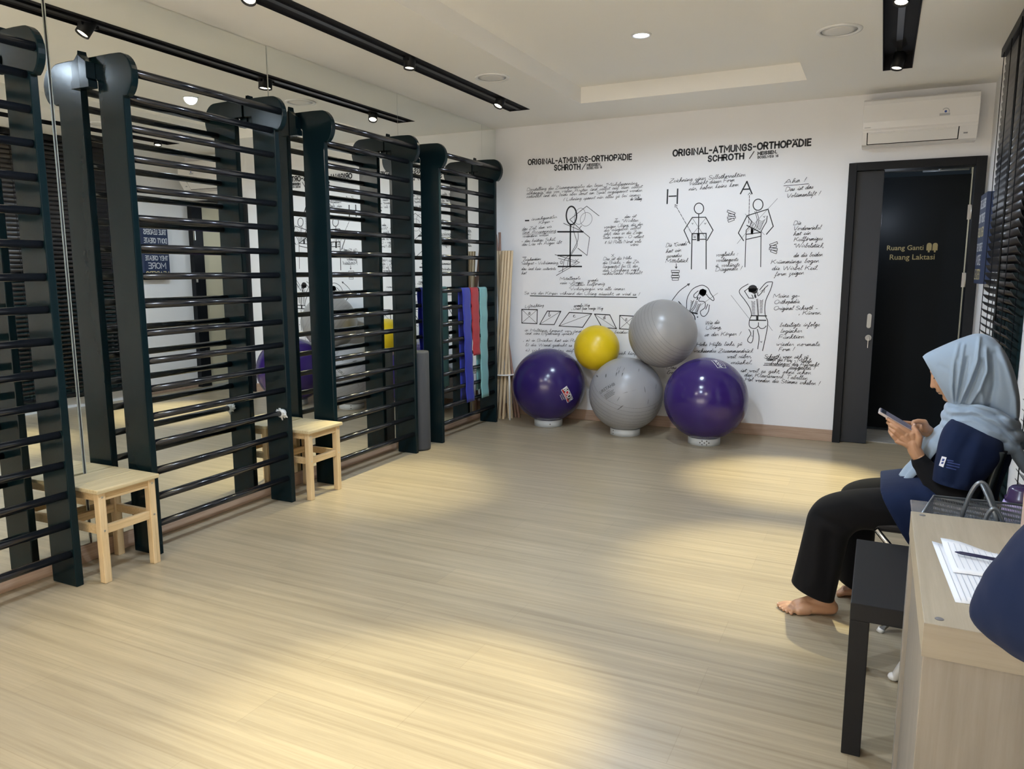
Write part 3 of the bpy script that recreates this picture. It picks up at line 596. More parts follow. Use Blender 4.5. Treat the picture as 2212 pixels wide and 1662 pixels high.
for k in range(9): draw(mb, K8, [(1004, 368+k*14), (1016, 378+k*13), (1032-k, 366+k*14)], .0042, True)
draw(mb, K8, [(926, 508), (1062, 510)], .009); draw(mb, K8, [(914, 548), (1056, 550)], .009); draw(mb, K8, [(980, 516), (980, 546)], .018)
draw(mb, K8, [(928, 508), (910, 548), (908, 596), (930, 620), (962, 622), (988, 600), (990, 570)], W2, True); draw(mb, K8, [(990, 600), (1010, 622), (1040, 620), (1060, 600)], W2, True)
draw(mb, K8, [(980, 630), (996, 705), (984, 806)], W2, True); draw(mb, K8, [(905, 632), (922, 672), (896, 715), (896, 738), (925, 752), (942, 715), (946, 640)], W2, True); draw(mb, K8, [(930, 685), (935, 695)], .004)
draw(mb, K8, [(1008, 738), (1016, 748), (1022, 738)], .0035)
draw(th, K8, [(745, 325), (906, 532)], .0026); emit('thin_sketch_line', tr, 'ink_thin'); draw(th, K8, [(1070, 580), (1116, 642)], .0026)
emit('back_view_drawing', tr); emit('thin_sketch_line', tr, 'ink_thin')
def text_mesh(text, size, bold=0.0, align='CENTER'):
    """filled letters as 2-D vertices and faces"""
    c = bpy.data.curves.new('letters', 'FONT'); c.body = text; c.size = size; c.align_x = align; c.align_y = 'CENTER'; c.offset = bold; c.resolution_u = 3
    o = bpy.data.objects.new('letters', c); COL.objects.link(o)
    bpy.context.view_layer.update()
    me = bpy.data.meshes.new_from_object(o.evaluated_get(bpy.context.evaluated_depsgraph_get()))
    vs = [(v.co.x, v.co.y) for v in me.vertices]; fs = [tuple(p.vertices) for p in me.polygons]
    bpy.data.objects.remove(o); bpy.data.curves.remove(c); bpy.data.meshes.remove(me)
    return vs, fs
# ------------------------------------------------------------------ door and the passage behind it
M['door_black'] = mat('door_black_laminate', (0.006, 0.007, 0.009), 0.5, spec=0.25)
M['door_grey'] = mat('sliding_door_grey', (0.013, 0.017, 0.024), 0.42, spec=0.35)
M['cream'] = mat('cream_paint', (0.66, 0.60, 0.42), 0.7)
dr = MB(); dm = D-.028
dr.box(DX0, dm, 0, DX0+.056, D+.12, DT).box(DX1-.066, dm, 0, DX1, D+.12, DT).box(DX0+.056, dm, DT-.058, DX1-.066, D+.12, DT)
door = struct('door_1', dr, M['door_black'], None, .002)
PX0, PX1, PY, PZ = DX0+.01, DX1-.035, D+.62, 2.15
lf = obj('sliding_leaf', MB().box(DX0+.056, D+.02, .004, -0.03, D+.06, DT-.058), M['door_grey'], door, .002)
hp = MB(); c = (-.066, D+.02, .966)
rr = [(c[0]+.017*math.cos(a)+0, c[2]+.040*(1 if a < PI else -1)+.017*math.sin(a)) for a in [k*PI/8 for k in range(16)]]
hp.prism(rr, 'y', D+.0195, D+.014)
M['steel_dull'] = mat('dull_steel', (.30, .30, .29), .45, 1.0)
obj('flush_handle', hp, M['steel_dull'], lf, .002)
obj('door_lock', MB().tube([(-.064, D+.02, .836), (-.064, D+.008, .836)], .023, 20).tube([(-.064, D+.008, .836), (-.064, D-.006, .836)], .011, 16), M['steel_dull'], lf, .001)
obj('door_key', MB().box(-.0655, D-.016, .76, -.0625, D-.006, .83), M['steel'], lf)
for z in (1.76, 1.28): obj('hinge', MB().box(DX1-.094, D-.018, z-.052, DX1-.0663, D-.015, z+.052).tube([(DX1-.070, D-.017, z-.052), (DX1-.070, D-.017, z+.052)], .005, 8), M['steel'], door)
struct('wall_passage_left', MB().box(PX0-.06, D+.12, 0, PX0, PY+.1, PZ), M['wall'])
struct('wall_passage_right', MB().box(PX1, D+.12, 0, PX1+.06, PY+.1, PZ), M['cream'])
struct('ceiling_passage', MB().box(PX0-.06, D+.12, PZ, PX1+.06, PY+.16, PZ+.05), M['wall'])
struct('floor_passage', MB().box(PX0, D+.122, 0, PX1, PY+.1, .006), wood('grey_plank', (.30, .29, .27), (.46, .45, .42), 'x', 1.2, .5))
door2 = struct('door_2', MB().box(PX0, PY, .03, PX1, PY+.04, PZ-.055), mat('inner_door_black', (.004, .006, .008), .6, spec=.15))
obj('overhead_pipe', MB().tube([(.24, PY-.02, PZ-.022), (.56, PY-.02, PZ-.022)], .008, 10).tube([(.36, PY-.02, PZ-.022), (.36, PY-.02, PZ)], .014, 10), M['grey_tube'], door2)
gold = mat('gold_letters', (.30, .25, .12), .5, .2)
ys_ = PY-.0012
for tx, (a, b_), zz in (('Ruang Ganti', (1916, 1995), 534), ('Ruang Laktasi', (1922, 2019), 554)):
    A, B = on('y', PY, a, zz+3), on('y', PY, b_, zz+1); vs, fs = text_mesh(tx, .1, .0008)
    x0 = min(v[0] for v in vs); x1 = max(v[0] for v in vs); k = (B.x-A.x)/(x1-x0)
    kk = k*1.0; yc = (A.z+B.z)/2
    obj('door_lettering', MB().add([(A.x+(v[0]-x0)*k, ys_, yc+v[1]*kk) for v in vs], fs), gold, door2)
sy = MB()
for cx in (2007, 2020):
    P = on('y', PY, cx, 533); wd = .018
    pts = [(P.x-wd, P.z-.03)]+[(P.x+wd*math.cos(a), P.z+.012+wd*math.sin(a)) for a in [PI-k*PI/8 for k in range(9)]]+[(P.x+wd, P.z-.03), (P.x+wd*.35, P.z-.03), (P.x+wd*.35, P.z-.045), (P.x-wd*.35, P.z-.045), (P.x-wd*.35, P.z-.03)]
    sy.add([(p[0], ys_, p[1]) for p in pts], [tuple(range(len(pts)))])
obj('door_symbol', sy, gold, door2)
pl_ = bpy.data.lights.new('passage_fill', 'POINT'); pl_.energy = 2.6; pl_.color = (.8, .88, 1.0); pl_.shadow_soft_size = .05  # fill light added to brighten the passage, hangs free without a fitting
plo = bpy.data.objects.new('passage_fill', pl_); COL.objects.link(plo); plo.location = (.0, D+.40, 1.75)
# ------------------------------------------------------------------ air conditioner
ac = thing('air_conditioner', (.167, D, 2.4), 'white split air conditioner mounted above the black door', 'air conditioner')
prof = [(D, 2.562), (D-.165, 2.562), (D-.190, 2.548), (D-.200, 2.52), (D-.203, 2.40), (D-.198, 2.355), (D-.186, 2.342), (D-.186, 2.335), (D-.13, 2.255), (D-.10, 2.243), (D, 2.243)]
obj('casing', MB().prism([(p[0], p[1]) for p in prof], 'x', -.194, .528), M['ac_white'], ac, .004)
def acs(t, x): return (x, D-.186+.056*t-.0015, 2.333-.078*t-.0012)   # on the sloping outlet face
fl = MB(); q = [acs(.10, -.155), acs(.10, .41), acs(.92, .41), acs(.92, -.155)]
fl.add([Vector(p)+Vector((0, -.003, -.002)) for p in q]+[Vector(p)+Vector((0, .004, .003)) for p in q], [(0, 1, 2, 3), (7, 6, 5, 4), (0, 4, 5, 1), (1, 5, 6, 2), (2, 6, 7, 3), (3, 7, 4, 0)])
obj('louvre', fl, M['ac_white'], ac)
gp = MB()
for (t0, xa, t1, xb) in ((.0, -.162, 1.0, -.156), (.93, -.156, 1.0, .412), (.0, .411, 1.0, .417)):
    gp.add([acs(t0, xa), acs(t0, xb), acs(t1, xb), acs(t1, xa)], [(0, 1, 2, 3)])
obj('outlet_gap', gp, M['black_matt'], ac)
st = MB(); yf = D-.2045
st.add([(.325+p[0], yf-.0005, 2.435+p[1]) for p in [(.024*math.cos(a), .024*math.sin(a)) for a in [math.radians(-20+k*14) for k in range(13)]]+[(.018*math.cos(a), .018*math.sin(a)) for a in [math.radians(-20+(12-k)*14) for k in range(13)]]], [(k, k+1, 24-k, 25-k) for k in range(12)])
st.box(.288, yf-.0008, 2.408, .352, yf-.0003, 2.424)
obj('energy_sticker', st, mat('grey_sticker', (.45, .46, .48), .5), ac)
obj('sticker_dot', MB().tube([(.325, yf, 2.435), (.325, yf-.001, 2.435)], .008, 16), mat('blue_dot', (.03, .08, .35), .4), ac)
obj('display_window', MB().box(.445, D-.158, 2.285, .470, D-.156, 2.300), mat('ac_display', (.35, .35, .36), .3), ac)
obj('nameplate', MB().box(-.18, yf+.0015, 2.362, -.14, yf+.003, 2.367), mat('ac_badge', (.45, .45, .46), .4), ac)
# ------------------------------------------------------------------ blinds and sign on the right wall
M['slat'] = mat('black_slat', (0.020, 0.017, 0.017), 0.33, spec=0.5)
def blind(y0, y1, lab, tilt=74):
    t = thing('venetian_blind', (.575, (y0+y1)/2, 2.6), lab, 'blind', 'venetian blinds')
    obj('head_rail', MB().box(.545, y0, 2.578, .605, y1, 2.628), M['black_satin'], t, .004)
    sl = MB(); z = 2.548; k = 0
    while z > .17:
        a = math.radians(tilt if z > 1.75 else max(42, tilt-(1.75-z)*50)); dx, dz = .0245*math.cos(a), .0245*math.sin(a); xc = .575
        A, B, Cc = (xc-dx, z+dz), (xc-.003*math.sin(a), z-.003*math.cos(a)), (xc+dx, z-dz)
        sl.grid([[(A[0], y0, A[1]), (B[0], y0, B[1]), (Cc[0], y0, Cc[1])], [(A[0], y1, A[1]), (B[0], y1, B[1]), (Cc[0], y1, Cc[1])]])
        z -= .0425
    so = obj('slats', sl, M['slat'], t); md = so.modifiers.new('t', 'SOLIDIFY'); md.thickness = .0025
    obj('bottom_rail', MB().box(.555, y0, .125, .598, y1, .15), M['black_satin'], t, .003)
    n = 4
    for k in range(n):
        yy = y0+.12+(y1-y0-.24)*k/(n-1)
        obj('ladder_cord', MB().tube([(.5475, yy, 2.58), (.5505, yy, .13)], .0022, 6).tube([(.601, yy, 2.58), (.601, yy, .13)], .0022, 6), M['black_matt'], t)
    obj('tilt_wand', MB().tube([(.54, y0+.3, 2.58), (.541, y0+.3, 1.15)], .004, 8).tube([(.541, y0+.3, 1.16), (.541, y0+.3, 1.09)], [.004, .009], 8), M['black_satin'], t)
blind(4.32, 5.42, 'black venetian blind on the window beyond the white wall strip')
blind(2.25, 3.69, 'black venetian blind close to the desk, behind the seated woman')
sg = thing('wall_sign', (.63, 5.865, 1.55), 'navy block canvas with pale lettering hung between blind and door', 'sign')
obj('canvas', MB().box(.565, 5.70, 1.262, .629, 6.03, 1.842), mat('navy_canvas', (.012, .026, .075), .6), sg, .002)
def sign_rows(rows, m_, nm):
    mb = MB()
    for tx, zz, hh in rows:
        st_, W_ = layout(tx, CAP, 1.5); kx = min(.29/W_, hh/10*1.1); off = 5.865+kx*W_/2
        for s_ in st_: ribbon(mb, [(p[0]*kx, zz+p[1]*hh/10) for p in s_], .0085, lambda u, v: Vector((.5644, off-u, v)))
    obj(nm, mb, m_, sg)
sign_rows([('TRUE LEADERS', 1.752, .050), ("DON'T CREATE", 1.660, .050), ('THEY CREATE', 1.475, .045), ('MORE', 1.385, .060)], mat('sign_white', (.62, .64, .68), .5), 'pale_lettering')
sign_rows([('FOLLOWERS', 1.568, .055), ('LEADERS', 1.292, .060)], mat('sign_gold', (.55, .47, .25), .5), 'gold_lettering')
# ------------------------------------------------------------------ exercise balls
def vinyl(name, col, rough=.22, spec=.5): return mat(name, col, rough, spec=spec, noise=(3, tuple(c*.85 for c in col), .3, .7), bump=(90, .03))
BR = .012
def ball_thing(c, R_, m_, lab, axis=(0, 0, 1), ribs=None):
    t = thing('exercise_ball', (c[0], c[1], c[2]-R_), lab, 'exercise ball', 'exercise balls by the back wall')
    n = 72; pr = []
    for i in range(n+1):
        a = PI*i/n; lat = abs(90-math.degrees(a)); r = R_
        pr.append((max(1e-7, r*math.sin(a)), -r*math.cos(a)))
    q = Vector(axis).normalized().to_track_quat('Z', 'Y').to_matrix()
    obj('ball_skin', MB().lathe(pr, c, 64, q), m_, t)
    if ribs:
        rb_ = MB(); k = -ribs
        while k <= ribs:
            a = math.radians(k); r = R_*math.cos(a); z = R_*math.sin(a)
            rb_.lathe([(r-.0012, z-.0012), (r+.0006, z-.0002), (r+.0006, z+.0002), (r-.0012, z+.0012)], c, 96, q); k += 6.5
        obj('rib_lines', rb_, mat('rib_grey', tuple(.45*x for x in (.33, .32, .31)), .4), t)
    return t
def on_ball(c, R_, px, py, rot, eps=.0012):
    """frame on the ball's skin where a photo sight line meets it; returns place(u, v)"""
    d = ray(px, py).normalized(); C_ = Vector(c); o = CAM-C_; b = o.dot(d); q = b*b-(o.dot(o)-R_*R_)
    N = (o+d*(-b-math.sqrt(max(q, 0)))).normalized()
    uu = (CR-N*CR.dot(N)).normalized(); vv = N.cross(uu); a = math.radians(rot)
    e1 = uu*math.cos(a)+vv*math.sin(a); e2 = -uu*math.sin(a)+vv*math.cos(a)
    return lambda u, v, h=0: C_+(N*R_+e1*u+e2*v).normalized()*(R_+eps+h)
def patch(mb, pl, x0, y0, x1, y1, h=0, n=6):
    mb.grid([[pl(x0+(x1-x0)*i/n, y0+(y1-y0)*j/n, h) for i in range(n+1)] for j in range(n+1)])
def ball_words(mb, pl, text, size, cu, cv, h, bold=.001):
    vs, fs = text_mesh(text, size, bold); mb.add([pl(v[0]+cu, v[1]+cv, h) for v in vs], fs)
purple = vinyl('purple_vinyl', (.028, .015, .115), .2); purple2 = vinyl('purple_vinyl_bright', (.036, .017, .140), .16)
grey1 = vinyl('silver_vinyl', (.34, .345, .36), .32); grey2 = vinyl('silver_vinyl_warm', (.33, .32, .31), .3); yel = vinyl('yellow_vinyl', (.78, .56, .01), .32)
white_ink = mat('white_print', (.75, .75, .75), .5); red_ink = mat('red_print', (.5, .02, .02), .5); black_ink = mat('black_print', (.012, .012, .015), .5); dark_ink = mat('scuff', (.10, .10, .10), .6)
CB = [((-2.579, 6.039, .357), .320), ((-1.851, 5.968, .338), .305), ((-1.183, 5.905, .357), .322)]
P1, P2 = on('y', 6.02, 1431.5, 721), on('y', 6.145, 1289, 752)
t = ball_thing(CB[0][0], CB[0][1], purple, 'purple exercise ball beside the stick bundle, with dark BODY label')
pl = on_ball(*CB[0], 1226, 853, -62); mb = MB(); patch(mb, pl, -.072, -.032, .072, .032); obj('label_border', mb, white_ink, t)
mb = MB(); patch(mb, pl, -.068, -.028, .068, .028, .0006); obj('label_ground', mb, black_ink, t)
mb = MB(); patch(mb, pl, -.030, -.024, .002, .020, .0012); patch(mb, pl, -.066, -.026, .066, -.016, .0012); obj('label_red', mb, red_ink, t)
mb = MB(); ball_words(mb, pl, 'BODY', .052, 0, .004, .0018); ball_words(mb, pl, 'SCULPTURE', .012, 0, -.021, .0018, .0002); ball_words(mb, pl, 'ANTI BURST', .012, -.01, -.046, .0002, 0); ball_words(mb, pl, 'GYM BALL', .012, -.01, -.062, .0002, 0); obj('label_lettering', mb, white_ink, t)
t = ball_thing(CB[1][0], CB[1][1], grey1, 'silver exercise ball on a white ring, scuffed with dark streaks', (.3, -.4, .8), 20)
pl = on_ball(*CB[1], 1312, 842, 24); mb = MB(); ball_words(mb, pl, 'URSTAHB', .036, 0, .012, .0004, .0006); ball_words(mb, pl, '65cm', .016, 0, -.014, .0004, 0)
for k in range(4): patch(mb, pl, -.05, -.03-.011*k, .05-.01*(k % 2), -.026-.011*k, .0004, 4)
obj('printed_lettering', mb, dark_ink, t)
mb = MB()
for (px, py, rot, ln, wd) in ((1333, 803, 72, .10, .010), (1338, 800, 70, .09, .006), (1346, 804, 70, .10, .009), (1290, 813, 110, .05, .012), (1309, 812, 80, .04, .012), (1339, 882, 40, .06, .005), (1336, 862, 60, .05, .003), (1393, 842, 100, .06, .005), (1400, 868, 80, .05, .004), (1380, 800, 80, .04, .004), (1417, 835, 70, .06, .003), (1415, 880, 60, .05, .004), (1343, 878, 35, .04, .004), (1360, 846, 15, .12, .003), (1278, 870, 110, .05, .003)):
    pl = on_ball(*CB[1], px, py, rot)
    mb.add([pl(-ln/2, 0), pl(-ln*.2, -wd/2), pl(ln*.25, -wd*.4), pl(ln/2, 0), pl(ln*.2, wd*.5), pl(-ln*.25, wd*.45)], [(0, 1, 2, 3, 4, 5)])
obj('scuff_marks', mb, dark_ink, t)
t = ball_thing(CB[2][0], CB[2][1], purple2, 'shiny purple exercise ball nearest the black door, white label on top')
pl = on_ball(*CB[2], 1553, 786, -76); mb = MB(); patch(mb, pl, -.055, -.040, .055, .040); obj('label_border', mb, white_ink, t)
mb = MB(); patch(mb, pl, -.051, -.036, .051, .036, .0006); obj('label_ground', mb, purple, t)
mb = MB(); ball_words(mb, pl, 'BODY', .038, 0, -.010, .0014); ball_words(mb, pl, 'SCULPTURE', .013, 0, .018, .0014, 0); ball_words(mb, pl, 'GYM BALL', .012, 0, .048, .0003, 0); obj('label_lettering', mb, white_ink, t)
ball_thing(tuple(P1), .275, grey2, 'silver ribbed exercise ball resting on top of two others', (.75, -.35, .55), 34)
ball_thing(tuple(P2), .196, yel, 'small yellow exercise ball wedged between purple and silver balls')
M['pvc'] = mat('white_pvc', (.62, .66, .68), .4)
RL = ['white ring stand under the purple ball beside the sticks', 'white ring stand under the scuffed silver ball', 'white perforated ring stand under the purple ball nearest the door']
for k, (c, r) in enumerate(CB):
    rr_ = .112; hh = c[2]-math.sqrt(r*r-rr_*rr_)
    t = thing('ring_stand', (c[0], c[1], 0), RL[k], 'ring stand', 'ring stands under the balls')
    obj('ring', MB().lathe([(rr_, 0), (rr_+.012, 0), (rr_+.012, hh-.002), (rr_+.008, hh+.001), (rr_, hh-.001), (rr_, 0)], (c[0], c[1], 0), 48), M['pvc'], t)
    hs = MB(); tow = (Vector((0, 0, 0))-Vector((c[0], c[1], 0))).normalized(); base = math.atan2(tow.y, tow.x)
    for (da, dz) in {0: [(.12, .5)], 1: [(-.9, .75), (-.9, .3)], 2: [(-.25, .5), (-.12, .75), (-.12, .25), (.02, .5), (.16, .75), (.16, .25), (.3, .5)]}[k]:
        a = base+da; q = Vector((math.cos(a), math.sin(a), 0)); p = Vector((c[0], c[1], hh*dz))+q*(rr_+.0115)
        hs.tube([p, p+q*.0012], .0055, 10)
    obj('drill_holes', hs, dark_ink, t)
# ------------------------------------------------------------------ pine stools
def stool(y0, lab):
    x0, x1, y1 = -3.262, -2.952, y0+.312; zt = .426; lw = .034
    t = thing('wooden_stool', ((x0+x1)/2, (y0+y1)/2, 0), lab, 'stool', 'pine stools by the mirror')
    for k, (a, b_) in enumerate(((x0, x0+.155), (x0+.1565, x1))):
        obj('seat_board', MB().box(a, y0, zt-.02, b_, y1, zt), M['pine_top'], t, .004)
    i = .014
    for lx in (x0+i, x1-i-lw):
        for ly in (y0+i, y1-i-lw):
            l = obj('leg', MB().box(lx, ly, 0, lx+lw, ly+lw, zt-.02), M['pine'], t, .003)
    for (za, zb) in ((.218, .256), (zt-.058, zt-.02)):
        nm = 'stretcher' if za < .3 else 'apron'
        for lx in (x0+i+.007, x1-i-lw+.007): obj(nm, MB().box(lx, y0+i+lw, za, lx+.02, y1-i-lw, zb), M['pine_rail'], t, .002)
        for ly in (y0+i+.007, y1-i-lw+.007): obj(nm, MB().box(x0+i+lw, ly, za, x1-i-lw, ly+.02, zb), M['pine_rail'], t, .002)
    sc = MB()
    for ly in (y0+i+lw/2, y1-i-lw/2):
        for z in (.237, zt-.039): sc.tube([(x1-i-.001, ly, z), (x1-i+.001, ly, z)], .005, 10)
    obj('screw_head', sc, M['steel'], t)
    return t
M['pine_rail'] = wood('pine_rail', (.56, .39, .19), (.70, .52, .29), 'y', 3, .5)
s1 = stool(2.020, 'pine stool nearest the camera, with greyish worn seat')
dup(s1, s1.location+Vector((0, 1.334, 0)), 0, 'pine stool farther along the mirror, its yellow seat half behind a post')
# ------------------------------------------------------------------ foam roll
t = thing('foam_roll', (-3.103, 4.77, 0), 'dark grey foam roll standing upright between two wall bars', 'foam roll')
obj('roll_body', MB().lathe([(.05, 0), (.078, .004), (.080, .02), (.078, .74), (.074, .755), (.02, .757), (.018, .60)], (-3.103, 4.77, 0), 32), mat('grey_foam', (.055, .058, .064), .8, bump=(40, .1)), t)
# ------------------------------------------------------------------ exercise bands over a rung
def band(y0, y1, zb, zback, m_, lab, drift=.05):
    zt = RUNGS[8]+.0178; xf, xk = -3.0525, -3.0885; rows = []
    n = 26
    path = [(xk-.006, zback, drift*.5*(zt-zback))]+[(xk-.004+.003*math.sin(k), zback+(zt-.02-zback)*k/7, drift*.5*(zt-zback)*(1-k/7)) for k in range(1, 8)]
    path += [(-3.07+.0185*math.cos(a), RUNGS[8]+.0185*math.sin(a), 0) for a in [PI-k*PI/8 for k in range(9)]]
    path += [(xf+.002+.003*math.sin(k*1.3), zt-.03-(zt-.03-zb)*k/n, drift*(zt-zb)*(k/n)) for k in range(n+1)]
    for (x, z, dy) in path: rows.append([(x+.0012*math.sin(5*j+z*9), y0+(y1-y0)*j/6+dy, z) for j in range(7)])
    o = obj('resistance_band', MB().grid(rows), m_, None, solid=.0016); return tag(o, lab, 'exercise band', 'exercise bands hung on the wall bars')
lx = lambda n_, c: mat(n_, c, .5, bump=(30, .05), sheen=.1)
band(5.354, 5.487, .262, .28, lx('blue_latex', (.022, .035, .34)), 'long blue exercise band hung over a rung, left of the red one', .055)
band(5.498, 5.628, .645, .80, lx('red_latex', (.42, .020, .030)), 'short red exercise band hung between the blue and the mint one', .05)
band(5.648, 5.782, .262, .33, lx('mint_latex', (.20, .44, .44)), 'long pale mint exercise band hung beside the last post', .02)
# ------------------------------------------------------------------ stick bundle in its stand
hc = Vector((-3.085, 6.165, 0)); zr = .418
t = thing('stick_stand', hc, 'white metal stand with a ring top holding the wooden sticks', 'stand')
pr = [(.102, zr-.010), (.128, zr-.010), (.131, zr-.004), (.128, zr), (.102, zr), (.102, zr-.010)]
obj('ring_top', MB().lathe(pr, hc, 40), M['white_plastic'], t, .001)
for a in (-38, 60, 150, 232):
    q = Vector((math.cos(math.radians(a)), math.sin(math.radians(a)), 0)); p = hc+q*.118
    obj('leg', MB().tube([p+Vector((0, 0, zr-.008)), p+q*.004+Vector((0, 0, zr-.05)), p+q*.014+Vector((0, 0, 0))], .0085, 10), M['white_plastic'], t)
SLAB = ['pale wooden stick leaning right, nearest the wall bars in the front row', 'pale wooden stick leaning right, second from the wall bars in the front row', 'pale wooden stick leaning right, third from the wall bars in the front row', 'pale wooden stick with the rightmost top of the bundle',
        'pale wooden stick leaning left behind the front row, middle of three', 'pale wooden stick leaning left behind the front row, foot beside the white leg', 'pale wooden stick leaning left behind the front row, nearest the mirror',
        'short brown wooden stick leaning left, foot beside the purple ball', 'dark reddish stick leaning far left, top rising above the pale sticks', 'dark reddish stick standing nearly upright at the back of the bundle']
# foot (px, py on floor) is replaced by real floor spots; top given as x, y, z
ST = [((-3.1700, 6.1050), (-3.0577, 6.1200), 1.53, 0), ((-3.1350, 6.1050), (-3.0308, 6.1200), 1.53, 0), ((-3.1000, 6.1050), (-3.0024, 6.1200), 1.53, 0), ((-3.0600, 6.1050), (-2.9740, 6.1200), 1.53, 0), ((-3.0284, 6.1650), (-3.1233, 6.1750), 1.53, 0), ((-3.0015, 6.1650), (-3.0965, 6.1750), 1.53, 0), ((-3.0751, 6.1650), (-3.1502, 6.1750), 1.53, 0), ((-2.9509, 6.2160), (-3.1519, 6.2021), 1.30, 1), ((-2.9910, 6.2271), (-3.1946, 6.2352), 1.68, 1), ((-3.1275, 6.2234), (-3.1714, 6.2689), 1.70, 1)]
for k, (f, tp_, z, dk) in enumerate(ST):
    a, b_ = Vector((f[0], f[1], 0.0)), Vector((tp_[0], tp_[1], z)); r = .0125 if k != 2 else .0140
    o = obj('wooden_stick', MB().tube([a, b_], r, 14), M['stick_dark'] if dk else M['stick'], None, .0015)
    tag(o, SLAB[k], 'stick', 'wooden sticks in the white stand')
# ------------------------------------------------------------------ black side table
t = thing('side_table', (.255, 2.435, 0), 'low black side table between the seated woman and the oak cabinet', 'side table')
x0, y0, x1, y1 = -.02, 2.16, .53, 2.71
obj('table_top', MB().box(x0, y0, .40, x1, y1, .45), M['black_satin'], t, .002)
for lx_ in (x0, x1-.05):
    for ly in (y0, y1-.05): obj('leg', MB().box(lx_+.0005, ly+.0005, 0, lx_+.05, ly+.05, .40), M['black_satin'], t, .002)
# ------------------------------------------------------------------ oak cabinet
t = thing('oak_cabinet', (.33, 1.775, 0), 'pale oak cabinet in the lower right corner, papers on top', 'cabinet')
x0, y0, x1, y1, zt = .105, 1.43, .60, 2.118, .74
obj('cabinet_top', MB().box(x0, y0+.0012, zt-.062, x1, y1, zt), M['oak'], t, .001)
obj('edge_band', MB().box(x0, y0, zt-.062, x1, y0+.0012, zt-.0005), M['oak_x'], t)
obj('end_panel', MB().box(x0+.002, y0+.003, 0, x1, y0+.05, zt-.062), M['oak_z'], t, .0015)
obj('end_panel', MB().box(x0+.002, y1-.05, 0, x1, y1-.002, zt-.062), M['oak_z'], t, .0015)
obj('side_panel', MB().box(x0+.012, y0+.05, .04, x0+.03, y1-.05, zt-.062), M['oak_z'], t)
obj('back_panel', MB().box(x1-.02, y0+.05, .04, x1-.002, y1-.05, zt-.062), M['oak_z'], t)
for yy in (y0+.028, y1-.026): obj('screw_cover', MB().lathe([(1e-7, .0012), (.0065, .001), (.0075, 0)], (x0+.025, yy, zt), 16), mat('grey_cap', (.16, .16, .17), .5), t)
# papers
M['paper'] = mat('white_paper', (.80, .83, .88), .6)
def sheet(rows, name, lab):
    t_ = thing(name, rows[0][0], lab, 'paper sheet', 'papers on the oak cabinet')
    o_ = obj('sheet', MB().grid(rows), M['paper'], t_); md = o_.modifiers.new('t', 'SOLIDIFY'); md.thickness = .0008; md.offset = 1
    return t_, rows
def lerp2(q, u, v):
    a, b_, c_, d_ = [Vector(p) for p in q]; return (a*(1-u)+b_*u)*(1-v)+(d_*(1-u)+c_*u)*v
Q1 = [(.161, 1.547), (.310, 1.566), (.300, 1.800), (.140, 1.886)]
rows = [[(lerp2(Q1, u/8, v/8).x, lerp2(Q1, u/8, v/8).y, zt+.0012+.004*max(0, v/8-.6)*(1-u/8)) for u in range(9)] for v in range(9)]
tp1, _ = sheet(rows, 'lined_paper', 'lined white paper sheet lying flat on the oak cabinet')
ru = MB()
for k in range(1, 15):
    u = k/15; ru.grid([[(lerp2(Q1, u-.004, v).x, lerp2(Q1, u-.004, v).y, zt+.0032+.004*max(0, v-.6)*(1-u)), (lerp2(Q1, u+.004, v).x, lerp2(Q1, u+.004, v).y, zt+.0032+.004*max(0, v-.6)*(1-u))] for v in (.02, .25, .5, .75, .97)])
obj('ruled_lines', ru, mat('ruled_line', (.42, .47, .56), .6), tp1)
Q2 = [(.168, 1.700), (.318, 1.708), (.300, 1.836), (.157, 1.893)]
rows = [[(lerp2(Q2, u/8, v/8).x, lerp2(Q2, u/8, v/8).y, zt+.0040+.016*max(0, v/8-.45)**1.4*(1-.7*u/8)+.003*math.sin(u*.9)*v/8) for u in range(9)] for v in range(9)]
tp2, R2 = sheet(rows, 'lined_paper', 'curled white paper sheet overlapping the flat lined sheet')
ru = MB()
for k in range(1, 13):
    u = k/13; col_ = [Vector(R2[v][0]).lerp(Vector(R2[v][8]), u)+Vector((0, 0, .0018+.003*abs(math.sin(u*7))*v/8)) for v in range(1, 8)]
    ru.grid([[p-Vector((.0006, 0, 0)), p+Vector((.0006, 0, 0))] for p in col_])
obj('ruled_lines', ru, mat('ruled_line_faint', (.50, .55, .63), .6), tp2)
pn = thing('stripe', (.235, 1.775, zt), 'dark blue pen added for the dark gap under the curled paper', 'stripe')  # thin rod added in place of the dark gap under the sheet
a, b_ = Vector((.178, 1.800, zt+.0135)), Vector((.300, 1.778, zt+.0135))
obj('stripe_rod', MB().tube([a, a.lerp(b_, .08), a.lerp(b_, .1), b_], [.001, .0034, .0036, .0036], 12), mat('stripe_blue', (.012, .015, .06), .3), pn)
obj('cap', MB().tube([a.lerp(b_, .66), b_+(b_-a)*.03], .0042, 12), mat('stripe_end', (.01, .01, .03), .3), pn)
# wooden file holder at the right frame edge
t = thing('file_holder', (.41, 2.02, zt), 'pale wooden file holder on the far right of the oak cabinet', 'file holder')
fh = wood('birch_ply', (.58, .42, .33), (.70, .53, .43), 'z', 2, .5)
obj('side_board', MB().box(.338, 1.955, zt+.0005, .346, 2.10, zt+.26), fh, t, .001); obj('side_board', MB().box(.472, 1.955, zt+.0005, .480, 2.10, zt+.26), fh, t, .001)
obj('back_board', MB().box(.346, 2.092, zt+.0005, .472, 2.10, zt+.26), fh, t); obj('front_lip', MB().box(.346, 1.955, zt+.0005, .472, 1.963, zt+.05), fh, t); obj('bottom_board', MB().box(.346, 1.963, zt+.0005, .472, 2.092, zt+.008), fh, t)
